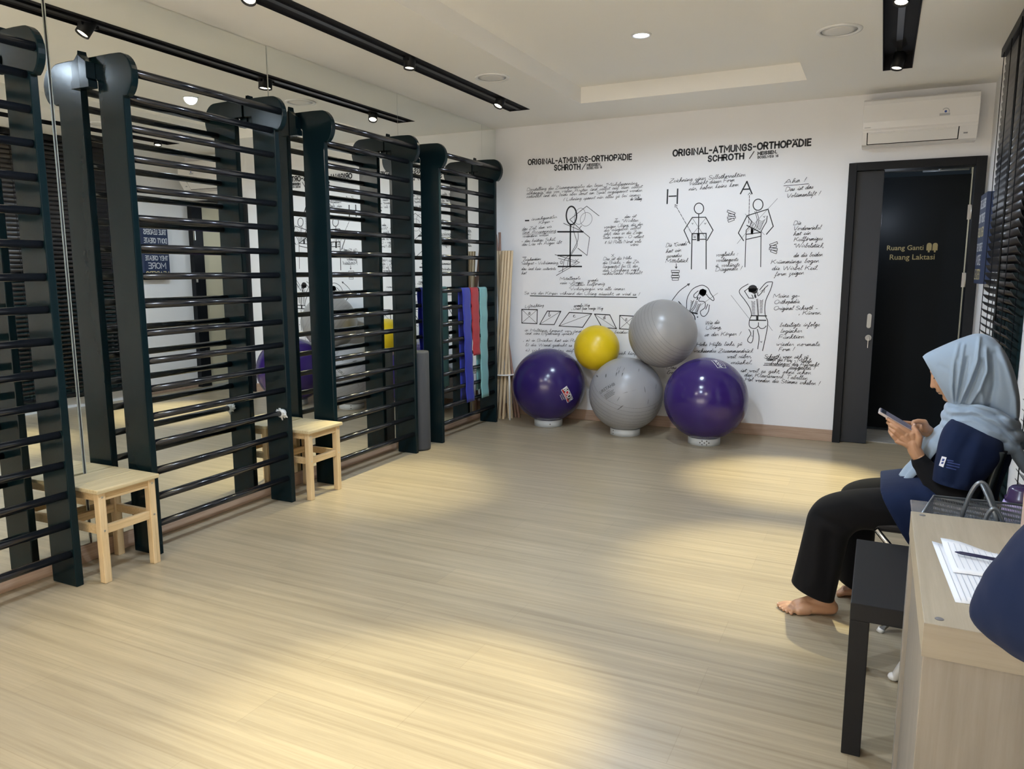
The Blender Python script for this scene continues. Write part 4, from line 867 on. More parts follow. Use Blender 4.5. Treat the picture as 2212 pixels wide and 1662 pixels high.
# clear storage box, mesh tray, bent tubes, purple caddy on the side table
M['clear'] = mat('clear_plastic', (.75, .76, .80), .12, trans=.75, alpha=.55)
t = thing('storage_box', (.315, 2.38, .45), 'clear plastic storage box on the black side table behind the cabinet', 'storage box')
def frus(z0, z1, a, b_): # a, b_: (x0,y0,x1,y1) at bottom and top
    vs = [(a[0], a[1], z0), (a[2], a[1], z0), (a[2], a[3], z0), (a[0], a[3], z0), (b_[0], b_[1], z1), (b_[2], b_[1], z1), (b_[2], b_[3], z1), (b_[0], b_[3], z1)]
    return MB().add(vs, [(3, 2, 1, 0), (0, 1, 5, 4), (1, 2, 6, 5), (2, 3, 7, 6), (3, 0, 4, 7)])
o = obj('box_body', frus(.4515, .640, (.15, 2.245, .485, 2.52), (.128, 2.225, .505, 2.545)), M['clear'], t); md = o.modifiers.new('t', 'SOLIDIFY'); md.thickness = .003
obj('box_lid', MB().box(.122, 2.219, .640, .511, 2.551, .652), M['clear'], t, .003)
t = thing('mesh_tray', (.32, 2.35, .653), 'grey wire mesh tray behind the oak cabinet', 'tray')
zb, zt2 = .6545, .700
lo = [(.150, 2.235), (.490, 2.235), (.490, 2.44), (.178, 2.428)]; hi = [(.134, 2.222), (.505, 2.222), (.505, 2.455), (.176, 2.442)]
mm = bpy.data.materials.new('wire_mesh'); mm.use_nodes = True; nt = mm.node_tree; bb = nt.nodes['Principled BSDF']
bb.inputs['Base Color'].default_value = (.16, .18, .20, 1); bb.inputs['Metallic'].default_value = .6; bb.inputs['Roughness'].default_value = .4
tc = nt.nodes.new('ShaderNodeTexCoord'); ck = nt.nodes.new('ShaderNodeTexBrick'); ck.inputs['Scale'].default_value = 1; ck.inputs['Brick Width'].default_value = .004; ck.inputs['Row Height'].default_value = .004; ck.inputs['Mortar Size'].default_value = .0011; ck.offset = 0
ck.inputs['Color1'].default_value = (.12, .12, .12, 1); ck.inputs['Color2'].default_value = (.12, .12, .12, 1); ck.inputs['Mortar'].default_value = (1, 1, 1, 1); ck.inputs['Mortar Smooth'].default_value = .2
nt.links.new(tc.outputs['Object'], ck.inputs['Vector']); nt.links.new(ck.outputs['Color'], bb.inputs['Alpha'])
v8 = [(p[0], p[1], zb) for p in lo]+[(p[0], p[1], zt2) for p in hi]
o = obj('mesh_floor', MB().add(v8[:4], [(0, 1, 2, 3)]), mm, t)
o = obj('mesh_side', MB().add(v8, [(0, 1, 5, 4), (1, 2, 6, 5), (2, 3, 7, 6), (3, 0, 4, 7)]), mm, t)
obj('rim_wire', MB().tube([(p[0], p[1], zt2) for p in hi]+[(hi[0][0], hi[0][1], zt2)], .0035, 8), M['grey_tube'], t)
t = thing('tube_frame', (.29, 2.36, .655), 'bent grey steel tubes standing in the mesh tray', 'steel tube frame')
def arch(a, top, b_, n=16):
    out = []
    for k in range(n+1):
        u = k/n; A, T, B_ = Vector(a), Vector(top), Vector(b_); C2 = (T*2-(A+B_)*.5); out.append(A*(1-u)**2+C2*2*u*(1-u)+B_*u*u)
    return out
obj('tall_arch', MB().tube(arch((.247, 2.40, .660), (.286, 2.40, .765), (.332, 2.40, .660)), .0058, 10), M['grey_tube'], t)
obj('slanted_tube', MB().tube([(.286, 2.392, .762), (.300, 2.37, .732), (.318, 2.34, .690), (.325, 2.33, .660)], .0050, 10), M['grey_tube'], t)
obj('short_arch', MB().tube(arch((.283, 2.28, .660), (.306, 2.28, .727), (.338, 2.28, .660)), .0055, 10), M['grey_tube'], t)
t = thing('purple_caddy', (.42, 2.62, .45), 'lavender container with dark purple lid by the right frame edge', 'container')
lav = mat('lavender_plastic', (.50, .40, .72), .35); dpl = mat('dark_purple_plastic', (.035, .018, .075), .25)
obj('container_body', MB().lathe([(.040, .4515), (.050, .46), (.055, .655), (.052, .664), (.02, .664)], (.425, 2.62, 0), 32), lav, t)
obj('container_lid', MB().lathe([(.050, .664), (.051, .675), (.046, .680), (.042, .702), (.036, .709), (.002, .709)], (.425, 2.62, 0), 32), dpl, t)
# folded white step stool under the side table
t = thing('step_stool', (.22, 2.68, 0), 'white folded step stool leg showing below the black side table', 'step stool')
for k, xx in enumerate((.122, .40)):
    obj('leg', MB().tube([(xx, 2.648, .012), (xx+.045, 2.648, .12), (xx+.06, 2.648, .25)], [.017, .015, .015], 12, flat=(1, .8)), M['white_plastic'], t)
    obj('foot_cap', MB().ball((xx-.003, 2.648, .0145), .0155, 16, 10, (1.15, 1, .92)), M['white_plastic'], t)
    obj('leg', MB().tube([(xx+.06, 2.648, .25), (xx+.105, 2.648, .12), (xx+.14, 2.648, .012)], [.015, .015, .016], 12, flat=(1, .8)), M['white_plastic'], t)
obj('step_board', MB().box(.17, 2.57, .235, .48, 2.70, .262), M['white_plastic'], t, .005)
# ------------------------------------------------------------------ folding chair of the seated woman
ch = thing('folding_chair', (.25, 3.17, 0), 'black folding chair with chrome legs under the seated woman', 'folding chair')
M['chrome'] = mat('chrome_tube', (.55, .55, .54), .15, 1.0); M['chair_black'] = mat('black_chair_vinyl', (.010, .010, .012), .5)
YN, YF = 2.985, 3.375
for yy in (YN, YF):
    obj('leg', MB().tube([(.040, yy, .405), (.16, yy, .268), (.395, yy, .012)], .0105, 12), M['chrome'], ch)
    obj('leg', MB().tube([(.083, yy+.024*(1 if yy < 3.1 else -1), .012), (.24, yy+.024*(1 if yy < 3.1 else -1), .21), (.385, yy+.024*(1 if yy < 3.1 else -1), .40)], .0105, 12), M['chrome'], ch)
    obj('foot_cap', MB().tube([(.395, yy, .014), (.402, yy, .0)], .013, 12).tube([(.0845, yy+.024*(1 if yy < 3.1 else -1), .016), (.078, yy+.024*(1 if yy < 3.1 else -1), .0)], .013, 12), M['white_plastic'], ch)
    obj('back_post', MB().tube([(.345, yy, .38), (.368, yy, .55), (.396, yy, .69), (.404, yy, .735)], .0115, 12), mat('dark_tube', (.05, .06, .06), .4, .5), ch)
obj('cross_bar', MB().tube([(.355, YN, .055), (.355, YF, .055)], .008, 10), M['chrome'], ch)
obj('seat_pad', MB().box(.035, YN+.014, .392, .40, YF-.014, .430), M['chair_black'], ch, .014, 3)
bp = MB(); rows = []
for j in range(9):
    v = j/8; y = YN+.014+(YF-YN-.028)*v; bow = .018*math.sin(PI*v)
    rows.append([(.384+bow, y, .56), (.390+bow, y, .62), (.400+bow, y, .68), (.412+bow, y, .735)])
o = obj('back_pad', bp.grid(rows), M['chair_black'], ch, solid=.026)
# ------------------------------------------------------------------ people: tools
def limb(mb, pts, rs, n=16, flat=(1, 1)):
    pts = [Vector(p) for p in pts]
    for i in range(len(pts)-1):
        if (pts[i+1]-pts[i]).length > 1e-5: mb.tube([pts[i], pts[i+1]], [rs[i], rs[i+1]], n, flat=flat)
    for p, r in zip(pts, rs): mb.ball(p, r*.995, 16, 10)
def fused(mb, voxel, it=4, fac=.5):
    """one closed skin around overlapping volumes"""
    me = bpy.data.meshes.new('tmp'); me.from_pydata([tuple(v) for v in mb.v], [], mb.f)
    bm = bmesh.new(); bm.from_mesh(me); bmesh.ops.recalc_face_normals(bm, faces=bm.faces); bm.to_mesh(me); bm.free()
    o = bpy.data.objects.new('tmp', me); COL.objects.link(o)
    md = o.modifiers.new('r', 'REMESH'); md.mode = 'VOXEL'; md.voxel_size = voxel
    if it: ms = o.modifiers.new('s', 'SMOOTH'); ms.iterations = it; ms.factor = fac
    bpy.context.view_layer.update()
    e = o.evaluated_get(bpy.context.evaluated_depsgraph_get()); m2 = bpy.data.meshes.new_from_object(e)
    out = MB(); out.add([v.co.copy() for v in m2.vertices], [tuple(p.vertices) for p in m2.polygons], True)
    bpy.data.objects.remove(o); bpy.data.meshes.remove(me); bpy.data.meshes.remove(m2)
    return out
def join(*mbs):
    o = MB()
    for m_ in mbs: o.add(m_.v, m_.f, True)
    return o
def cr(P, t):
    """smooth interpolation through key rows, t in 0..1"""
    n = len(P)-1; x = min(max(t*n, 0), n-1e-9); i = int(x); u = x-i
    p0, p1, p2, p3 = P[max(i-1, 0)], P[i], P[i+1], P[min(i+2, n)]
    return [.5*(2*b+(c-a)*u+(2*a-5*b+4*c-d)*u*u+(3*b-a-3*c+d)*u**3) for a, b, c, d in zip(p0, p1, p2, p3)]
def loft(secs, rows=24, n=36, sq=.9, caps=True):
    """secs: (front point, back point, y half width); the ring between them is a rounded oval"""
    keys = [[*s_[0], *s_[1], s_[2]] for s_ in secs]; R_ = []
    for i in range(rows+1):
        k = cr(keys, i/rows); A, B, h = Vector(k[0:3]), Vector(k[3:6]), k[6]; c = (A+B)/2; a = (A-B)/2
        ring = []
        for j in range(n):
            th = 2*PI*j/n; cs, sn = math.cos(th), math.sin(th)
            ring.append(c+a*math.copysign(abs(cs)**sq, cs)+Vector((0, h*math.copysign(abs(sn)**sq, sn), 0)))
        R_.append(ring)
    mb = MB().grid(R_, True, True)
    if caps:
        b0_ = 0; m_ = len(R_)
        mb.f.append(tuple(reversed(range(n)))); mb.sm.append(True); mb.f.append(tuple((m_-1)*n+k for k in range(n))); mb.sm.append(True)
    return mb
def seg_d(p, a, b):
    ab = (b[0]-a[0], b[1]-a[1]); q = ((p[0]-a[0])*ab[0]+(p[1]-a[1])*ab[1])/(ab[0]**2+ab[1]**2+1e-12); q = min(1, max(0, q))
    return math.hypot(p[0]-a[0]-q*ab[0], p[1]-a[1]-q*ab[1])
def P(px, py, y): return on('y', y, px, py)
def fabric(name, col, bumpk=.25, sc=9, rough=.85, sheen=.25):
    m_ = mat(name, col, rough, spec=.2, bump=(sc, bumpk), sheen=sheen); return m_
skin = mat('skin', (.50, .285, .17), .5, noise=(14, (.45, .245, .14), .3, .7)); 
try: skin.node_tree.nodes['Principled BSDF'].inputs['Subsurface Weight'].default_value = .08; skin.node_tree.nodes['Principled BSDF'].inputs['Subsurface Radius'].default_value = (.01, .004, .002)
except Exception: pass
M['navy'] = fabric('navy_cloth', (.006, .014, .048), .3, 7, .9, .03); M['black_cloth'] = fabric('black_cloth', (.005, .005, .006), .25, 8, .9, .02); M['hijab'] = fabric('light_blue_cloth', (.29, .375, .475), .25, 10, .8, .3)
YC = 3.17
# ------------------------------------------------------------------ seated woman
wm = thing('person', (.1, YC, 0), 'seated barefoot woman in light blue headscarf and navy tunic, looking down at a phone', 'person')
HC_ = P(2062.5, 783, YC); HF, HU = Vector((-.87, 0, -.48)), Vector((-.48, 0, .87)); HS = Vector((0, 1, 0))
def hd(f, u, s=0.0): return HC_+HF*f+HU*u+HS*s
hb = MB()
hb.ball(hd(-.036, -.028), 1, 24, 16, (.084, .072, .084)); limb(hb, [hd(.050, .012, -.02), hd(.050, .012, .02)], [.028, .028]); hb.ball(hd(.035, -.045), 1, 20, 14, (.058, .062, .070))
limb(hb, [hd(.03, -.07, -.045), hd(.068, -.108, -.014), hd(.068, -.108, .014), hd(.03, -.07, .045)], [.024, .020, .020, .024]); hb.ball(hd(.074, -.108), .018)
limb(hb, [hd(.082, -.010), hd(.094, -.036), hd(.102, -.050)], [.007, .008, .0085]); hb.ball(hd(.092, -.054, -.011), .008); hb.ball(hd(.092, -.054, .011), .008)
limb(hb, [hd(.066, .004, -.035), hd(.077, .000, -.012), hd(.077, .000, .012), hd(.066, .004, .035)], [.012, .010, .010, .012])
for s_ in (-1, 1): hb.ball(hd(.062, -.045, s_*.038), .026); hb.ball(hd(.068, -.016, s_*.030), .0135); hb.ball(hd(-.005, -.03, s_*.076), 1, 12, 8, (.014, .010, .028))
limb(hb, [hd(.084, -.074, -.020), hd(.093, -.072, 0), hd(.084, -.074, .020)], [.005, .0072, .005]); limb(hb, [hd(.082, -.083, -.018), hd(.090, -.083, 0), hd(.082, -.083, .018)], [.005, .0075, .005])
limb(hb, [hd(.00, -.06), P(2110, 905, YC), P(2112, 935, YC)], [.052, .050, .060])
head = fused(hb, .0032, 3)
bb_ = MB()
limb(bb_, [P(2112, 930, YC), P(2095, 985, YC), P(2092, 1045, YC), P(2090, 1085, YC)], [.075, .095, .090, .105]); 
for s_ in (-1, 1):
    yh, yk = YC+s_*.10, YC+s_*.115
    sh = P(2098, 955, YC+s_*.115)
    limb(bb_, [P(2112, 945, YC), sh], [.06, .042])
hipN, kneeN, ankN = P(2080, 1092, 3.08), P(1790, 1108, 3.06), P(1780, 1286, 3.075)
hipF, kneeF, ankF = P(2075, 1085, 3.27), P(1850, 1085, 3.29), P(1848, 1258, 3.31)
limb(bb_, [hipN, kneeN, ankN], [.075, .050, .030]); limb(bb_, [hipF, kneeF, ankF], [.075, .050, .030])
elN, wrN = P(2058, 1072, 3.0), P(1982, 984, 3.065); limb(bb_, [P(2095, 955, 3.05), elN, wrN], [.040, .030, .0205])
elF, wrF = P(2085, 1055, 3.34), P(2010, 938, 3.20); limb(bb_, [P(2095, 955, 3.29), elF, wrF], [.040, .030, .0205])
torso = fused(bb_, .007, 3)
def H6(cx, cy, y): return P(1880+cx/11.87, 870+cy/11.87, y)
lh = MB()
limb(lh, [wrN, H6(1130, 1200, 3.064), H6(1090, 1050, 3.062)], [.0235, .0235, .022], flat=(1, 1))
K_ = [(1080, 800, 3.054), (925, 838, 3.052), (800, 905, 3.054), (700, 990, 3.058)]
for (a, b_, y), r in zip(K_, (.0125, .012, .0115, .0105)): limb(lh, [H6(1120, 1160, 3.064), H6(a*.5+1110*.5, b_*.5+1100*.5, 3.059), H6(a, b_, y)], [.017, .0135, r])
limb(lh, [H6(1080, 800, 3.054), H6(700, 990, 3.058)], [.011, .0095])
FN = [[(1080, 800, 3.054), (820, 655, 3.050), (610, 525, 3.052), (440, 415, 3.060)], [(925, 838, 3.052), (690, 668, 3.046), (540, 580, 3.052), (450, 515, 3.078)],
      [(800, 905, 3.054), (625, 755, 3.048), (520, 668, 3.058), (500, 590, 3.088)], [(700, 990, 3.058), (575, 850, 3.054), (505, 745, 3.064), (505, 670, 3.088)]]
FR = [(.0094, .0080, .0075, .0064), (.0096, .0082, .0076, .0064), (.0092, .0080, .0074, .0062), (.0083, .0072, .0066, .0056)]
for pts_, rr_ in zip(FN, FR): limb(lh, [H6(*p) for p in pts_], rr_)
limb(lh, [H6(1190, 1120, 3.062), H6(1255, 900, 3.052), H6(1190, 745, 3.052), H6(1115, 655, 3.060), H6(1128, 585, 3.068)], [.016, .0125, .0092, .0085, .0070])
lhand = fused(lh, .0016, 2)
rh = MB()
limb(rh, [wrF, H6(1480, 740, 3.175), H6(1400, 660, 3.155)], [.022, .021, .019])
for pts_, rr_ in (([(1450, 690, 3.15), (1385, 500, 3.125), (1230, 478, 3.112), (1120, 500, 3.106), (1095, 565, 3.102)], (.015, .0105, .0090, .0085, .0070)), ([(1400, 640, 3.16), (1180, 560, 3.160), (980, 525, 3.150), (820, 505, 3.142)], (.012, .0088, .0080, .0068)),
                  ([(1390, 690, 3.165), (1160, 640, 3.165), (980, 600, 3.155), (870, 570, 3.14)], (.012, .0088, .0080, .0068)), ([(1380, 740, 3.17), (1180, 720, 3.17), (1010, 680, 3.158), (900, 640, 3.14)], (.011, .0085, .0078, .0066)), ([(1380, 790, 3.172), (1210, 790, 3.172), (1060, 750, 3.16), (970, 700, 3.145)], (.010, .0075, .0068, .0058))):
    limb(rh, [H6(*p) for p in pts_], rr_)
rhand = fused(rh, .0017, 2)
def foot(heel, toe, ank, inner):
    """barefoot; inner = +1/-1 side (along y) of the big toe"""
    f = MB(); h, t = Vector(heel), Vector(toe); d = (t-h); L = d.length; d.normalize(); sd = Vector((-d.y, d.x, 0))
    if sd.y*inner < 0: sd = -sd
    def q(a, s_, z): return h+d*(a*L)+sd*s_+Vector((0, 0, z))
    limb(f, [q(.08, 0, .030), q(.22, -.004, .030), q(.55, -.012, .026)], [.029, .030, .024]); limb(f, [q(.10, 0, .036), q(.45, .008, .040), q(.66, .012, .024)], [.028, .026, .022])
    limb(f, [Vector(ank), q(.16, 0, .055), q(.42, .004, .042)], [.031, .033, .026]); limb(f, [q(.50, -.022, .018), q(.66, -.030, .015)], [.018, .015]); limb(f, [q(.64, .018, .020), q(.66, -.012, .018), q(.64, -.030, .014)], [.020, .018, .013])
    for k, (s_, e, r) in enumerate(((.026, 1.0, .0115), (.008, .985, .0085), (-.007, .95, .0080), (-.021, .90, .0075), (-.034, .84, .0072))):
        b0_ = q(.68, s_*.85, .016 if k else .020); limb(f, [b0_, q(e*.5+.36, s_*.95, .0175 if k else .019), q(e-.045, s_*1.05, r)], [r+.0035, r+.0008, r])
    o_ = fused(f, .0026, 2); zmin = min(v[2] for v in o_.v); o_.v = [(v[0], v[1], max(v[2], zmin)-zmin) if False else (v[0], v[1], max(v[2], .0006)) for v in o_.v]
    return o_, q
fN, qN = foot((-.083, 3.092, 0), (-.290, 3.035, 0), ankN, 1)
fF, qF = foot((.105, 3.375, 0), (-.095, 3.30, 0), P(1850, 1262, 3.33), -1)
body = join(head, torso, lhand, rhand, fN, fF)
obj('body', body, skin, wm)
nl = MB()
for k, (s_, e, r) in enumerate(((.026, 1.0, .0115), (.008, .985, .0085), (-.007, .95, .0080), (-.021, .90, .0075), (-.034, .84, .0072))): nl.ball(qN(e-.024, s_*1.05, r*1.55), 1, 10, 6, (r*.55, r*.6, r*.25))
nl.ball(H6(1134, 566, 3.063), .0040, 10, 6); nl.ball(H6(424, 402, 3.056), .0040, 10, 6)
obj('nails', nl, mat('nail', (.62, .42, .34), .3), wm)
br = MB(); limb(br, [hd(.083, -.006, -.010), hd(.082, .000, -.026), hd(.071, -.002, -.044)], [.0020, .0026, .0016], 8); limb(br, [hd(.083, -.006, .010), hd(.082, .000, .026), hd(.071, -.002, .044)], [.0020, .0026, .0016], 8)
for s_ in (-1, 1): limb(br, [hd(.0835, -.020, s_*.018), hd(.0855, -.0225, s_*.028), hd(.079, -.020, s_*.040)], [.0012, .0017, .0010], 8)
limb(br, [hd(.0905, -.0785, -.018), hd(.0985, -.0780, 0), hd(.0905, -.0785, .018)], [.0008, .0012, .0008], 8)
obj('brows_and_lashes', br, mat('dark_brown_hair', (.015, .010, .008), .7), wm)
# trousers: two wide legs
tn = loft([(P(2075, 1050, 3.08), P(2090, 1140, 3.08), .085), (P(1985, 1054, 3.075), P(1995, 1148, 3.075), .076), (P(1895, 1056, 3.07), P(1915, 1146, 3.07), .078), (P(1825, 1062, 3.06), P(1862, 1142, 3.06), .080), (P(1775, 1076, 3.06), P(1838, 1158, 3.06), .075), (P(1748, 1104, 3.06), P(1830, 1178, 3.06), .072), (P(1738, 1140, 3.06), P(1826, 1196, 3.06), .070),
           (P(1727, 1185, 3.06), P(1818, 1230, 3.06), .072), (P(1717, 1225, 3.06), P(1809, 1268, 3.06), .076), (P(1710, 1252, 3.06), P(1802, 1297, 3.06), .080)], 54, 40, .88)
tf = loft([(P(2070, 1040, 3.27), P(2085, 1130, 3.27), .085), (P(1985, 1036, 3.28), P(1995, 1140, 3.28), .088), (P(1900, 1034, 3.285), P(1925, 1132, 3.285), .085), (P(1850, 1040, 3.29), P(1900, 1130, 3.29), .078), (P(1820, 1056, 3.29), P(1892, 1140, 3.29), .074), (P(1811, 1085, 3.29), P(1890, 1160, 3.29), .072),
           (P(1808, 1140, 3.30), P(1888, 1190, 3.30), .074), (P(1806, 1195, 3.31), P(1886, 1240, 3.31), .080), (P(1806, 1238, 3.32), P(1884, 1282, 3.32), .084)], 48, 40, .88)
def folds(mb, lst, side=-1):
    """raise or sink soft cloth folds along lines measured in the photo"""
    out = []
    for v in mb.v:
        d = Vector(v)-CAM; z = d.dot(CF); px, py = IW/2+F_PX*d.dot(CR)/z, IH/2-F_PX*d.dot(CU)/z; dy = 0
        for pts_, sg_, A in lst:
            dd = min(seg_d((px, py), pts_[i], pts_[i+1]) for i in range(len(pts_)-1)); dy += A*math.exp(-(dd/sg_)**2)
        out.append((v[0], v[1]+(dy*side if (v[1]-YC)*side > -.02 else -dy*side*.6), v[2]))
    mb.v = out; return mb
folds(tn, [([(1760, 1110), (1790, 1130), (1830, 1140)], 7, -.008), ([(1770, 1140), (1765, 1200), (1755, 1270)], 8, .008), ([(1795, 1160), (1790, 1220), (1782, 1290)], 7, -.007), ([(1830, 1075), (1870, 1100), (1930, 1110)], 9, .006)])
obj('trousers', join(tn, tf), M['black_cloth'], wm)
# tunic body with the lap panel, and the sleeves
tb = loft([(P(2078, 900, YC), P(2150, 925, YC), .060), (P(2052, 914, YC), P(2178, 940, YC), .120), (P(2030, 938, YC), P(2188, 962, YC), .158), (P(2012, 972, YC), P(2182, 992, YC), .160), (P(1996, 1012, YC), P(2166, 1030, YC), .152), (P(1982, 1045, YC), P(2156, 1066, YC), .155), (P(1975, 1078, YC), P(2150, 1100, YC), .168), (P(1985, 1120, YC), P(2140, 1135, YC), .172)], 40, 48, .85)
lp = loft([(P(2090, 1022, YC), P(2105, 1142, YC), .170), (P(2040, 1020, YC), P(2062, 1152, YC), .195), (P(1985, 1024, YC), P(2028, 1158, YC), .212), (P(1940, 1030, YC), P(2000, 1160, YC), .222), (P(1908, 1034, YC), P(1975, 1158, YC), .226), (P(1899, 1035, YC), P(1968, 1156, YC), .226)], 30, 56, .48)
NV = [([(1975, 1060), (2005, 1100), (2030, 1140)], 8, -.010), ([(1995, 1040), (2020, 1090), (2050, 1130)], 8, .010), ([(1930, 1060), (1965, 1080), (1990, 1120)], 10, .006), ([(2010, 985), (2025, 1020), (2015, 1060)], 8, -.008)]
folds(lp, NV); folds(tb, NV)
tun = fused(join(tb, lp), .006, 2)
tn_o = obj('tunic', tun, M['navy'], wm)
sl = loft([(P(2070, 900, 3.10), P(2130, 918, 3.10), .040), (P(2053, 908, 3.065), P(2158, 940, 3.075), .062), (P(2037, 927, 3.032), P(2168, 964, 3.037), .078), (P(2027, 955, 3.012), P(2166, 990, 3.015), .080), (P(2021, 988, 3.0), P(2148, 1014, 3.005), .076), (P(2016, 1018, 2.994), P(2126, 1038, 2.998), .070), (P(2014, 1036, 2.99), P(2106, 1056, 2.994), .066)], 40, 56, .98)
folds(sl, [([(2100, 940), (2075, 985), (2060, 1045)], 8, -.008), ([(2070, 920), (2045, 970), (2035, 1030)], 9, .007), ([(2120, 945), (2100, 1000), (2090, 1045)], 8, .008)])
sleeve_o = obj('short_sleeve', sl, M['navy'], wm)
sf = loft([(P(2056, 893, 3.25), P(2118, 910, 3.25), .045), (P(2045, 912, 3.29), P(2140, 940, 3.29), .062), (P(2040, 950, 3.33), P(2138, 975, 3.33), .066), (P(2045, 1000, 3.345), P(2120, 1020, 3.345), .060)], 24, 36, .85)
obj('short_sleeve', sf, M['navy'], wm)
us = loft([(P(1967.5, 995, 3.064), P(1999, 981, 3.064), .0300), (P(1972, 1008, 3.056), P(2006, 990, 3.056), .030), (P(1982, 1028, 3.044), P(2024, 1005, 3.044), .034), (P(1996, 1050, 3.028), P(2048, 1020, 3.028), .040), (P(2016, 1076, 3.010), P(2085, 1036, 3.010), .050), (P(2046, 1100, 3.0), P(2116, 1036, 3.0), .052), (P(2090, 1102, 3.0), P(2126, 1034, 3.005), .046)], 36, 28, 1)
wr_ = []
for i, v in enumerate(us.v):       # gathered rings of cloth along the forearm
    d = (Vector(v)-wrN).length; k = 1+.045*math.sin(d*190)*max(0, 1-d/.16)
    ax_ = wrN.lerp(elN, min(1, max(0, (Vector(v)-wrN).dot((elN-wrN).normalized())/(elN-wrN).length))); wr_.append(ax_+(Vector(v)-ax_)*k)
us.v = [tuple(v) for v in wr_]
uf = loft([(wrF+Vector((-.022, 0, -.012)), wrF+Vector((.022, 0, .012)), .028), (wrF.lerp(elF, .4)+Vector((-.034, 0, -.01)), wrF.lerp(elF, .4)+Vector((.034, 0, .01)), .036), (elF+Vector((-.045, 0, 0)), elF+Vector((.045, 0, 0)), .046), (P(2085, 1000, 3.345)+Vector((-.045, 0, 0)), P(2085, 1000, 3.345)+Vector((.045, 0, 0)), .05)], 24, 24, 1)
obj('under_sleeve', us, M['black_cloth'], wm); obj('under_sleeve', uf, M['black_cloth'], wm)
# head scarf: open hood, wrapped rolls, front drape and back tail
HK = [((1993, 771), (2048, 868), .056), ((2005, 762), (2055, 872), .075), ((2044, 744), (2064, 876), .092), ((2085, 728), (2084, 882), .102), ((2116, 721), (2110, 890), .107), ((2146, 731), (2140, 900), .107), ((2172, 763), (2170, 912), .101), ((2190, 806), (2189, 920), .084), ((2199, 846), (2198, 905), .050), ((2202, 874), (2202, 878), .006)]
keys = []
for a, b_, w_ in HK:
    A, B_ = P(a[0], a[1], YC), P(b_[0], b_[1], YC); keys.append([*A, *B_, w_])
rows = []; NR, NC = 110, 110
for i in range(NR+1):
    k = cr(keys, (i/NR)); A, B_, w_ = Vector(k[:3]), Vector(k[3:6]), k[6]; c, a = (A+B_)/2, (A-B_)/2; ring = []
    for j in range(NC):
        th = 2*PI*j/NC; cs, sn = math.cos(th), math.sin(th); ring.append(c+a*math.copysign(abs(cs)**.92, cs)+Vector((0, w_*math.copysign(abs(sn)**.80, sn), 0)))
    rows.append(ring)
hood = MB().grid(rows, True, True)
folds(hood, [([(2070, 742), (2059, 795), (2056, 835), (2060, 872)], 3.6, .011), ([(2082, 745), (2074, 795), (2067, 840), (2065, 872)], 3.2, .010), ([(2064, 775), (2063, 830), (2063, 868)], 3.0, -.008), ([(2090, 775), (2080, 825), (2069, 868)], 3.6, -.011),
             ([(2115, 728), (2110, 780), (2093, 825), (2072, 870)], 4.0, .016), ([(2122, 780), (2108, 825), (2088, 866)], 4.2, -.013), ([(2129, 755), (2132, 800), (2118, 835), (2094, 874)], 4.6, .017), ([(2145, 770), (2149, 830), (2138, 880)], 8, -.016), ([(2160, 750), (2179, 805), (2193, 860), (2194, 900)], 7, .014), ([(2118, 840), (2122, 865), (2126, 890)], 5, .008), ([(2030, 790), (2050, 800), (2056, 820)], 5, -.004)])
hj = obj('headscarf', hood, M['hijab'], wm, solid=.003); hj.modifiers[0].offset = -1
wrp = MB()
def roll(f, b_, yh, r, wob, fl=(1, 1)):
    A, B_ = P(f[0], f[1], YC), P(b_[0], b_[1], YC); c, a = (A+B_)/2, (A-B_)/2; pts_ = []; rs = []
    for k in range(41):
        th = 2*PI*k/40; pts_.append(c+a*math.cos(th)+Vector((0, yh*math.sin(th), .006*math.sin(3*th+wob)))); rs.append(r*(1+.16*math.sin(4*th+wob*2)+.08*math.sin(9*th+wob)))
    wrp.tube(pts_, rs, 14, False)
roll((2064, 869), (2180, 898), .103, .021, .4); roll((2055, 884), (2190, 916), .118, .026, 1.9); roll((2048, 898), (2197, 944), .134, .025, 3.1); roll((2042, 914), (2198, 966), .150, .017, 4.2)
limb(wrp, [P(2150, 925, 3.05), P(2178, 950, 3.06), P(2200, 985, 3.09), P(2216, 1015, 3.12)], [.020, .024, .022, .016]); limb(wrp, [P(2176, 918, 3.10), P(2200, 935, 3.12), P(2216, 965, 3.14)], [.016, .016, .012])
wr2 = fused(wrp, .0045, 2)
folds(wr2, [([(2058, 868), (2100, 868), (2140, 880), (2180, 908)], 4.5, .009), ([(2050, 881), (2100, 880), (2150, 897), (2192, 935)], 3, -.010), ([(2045, 890), (2100, 889), (2150, 908), (2196, 950)], 4, .009), ([(2060, 899), (2100, 899), (2160, 925), (2200, 965)], 3, -.008), ([(2056, 908), (2100, 908), (2160, 938)], 4, .007)])
obj('scarf_wrap', wr2, M['hijab'], wm)
dp = []
for (fx, fy), (bx, by), ya, yb in (((2048, 908), (2062, 905), 3.045, 3.295), ((2028, 922), (2050, 925), 3.035, 3.295), ((2006, 942), (2026, 950), 3.055, 3.285), ((1991, 966), (2008, 975), 3.080, 3.275), ((1978, 992), (1994, 1000), 3.100, 3.265), ((1960, 1012), (1976, 1020), 3.115, 3.255), ((1946, 1030), (1962, 1036), 3.125, 3.245)):
    dp.append([fx, fy, bx, by, ya, yb])
rows = []
for i in range(25):
    k = cr(dp, i/24); row = []
    for j in range(25):
        v = j/24; y = k[4]+(k[5]-k[4])*v; bow = math.sin(PI*v)**.7; px, py = k[2]+(k[0]-k[2])*bow, k[3]+(k[1]-k[3])*bow
        p = P(px, py, YC); row.append(Vector((p.x+.006*math.sin(v*16+i*.15)*min(1, i/8), y, p.z+.004*math.sin(v*16))))
    rows.append(row)
obj('scarf_drape', MB().grid(rows), M['hijab'], wm, solid=.004)
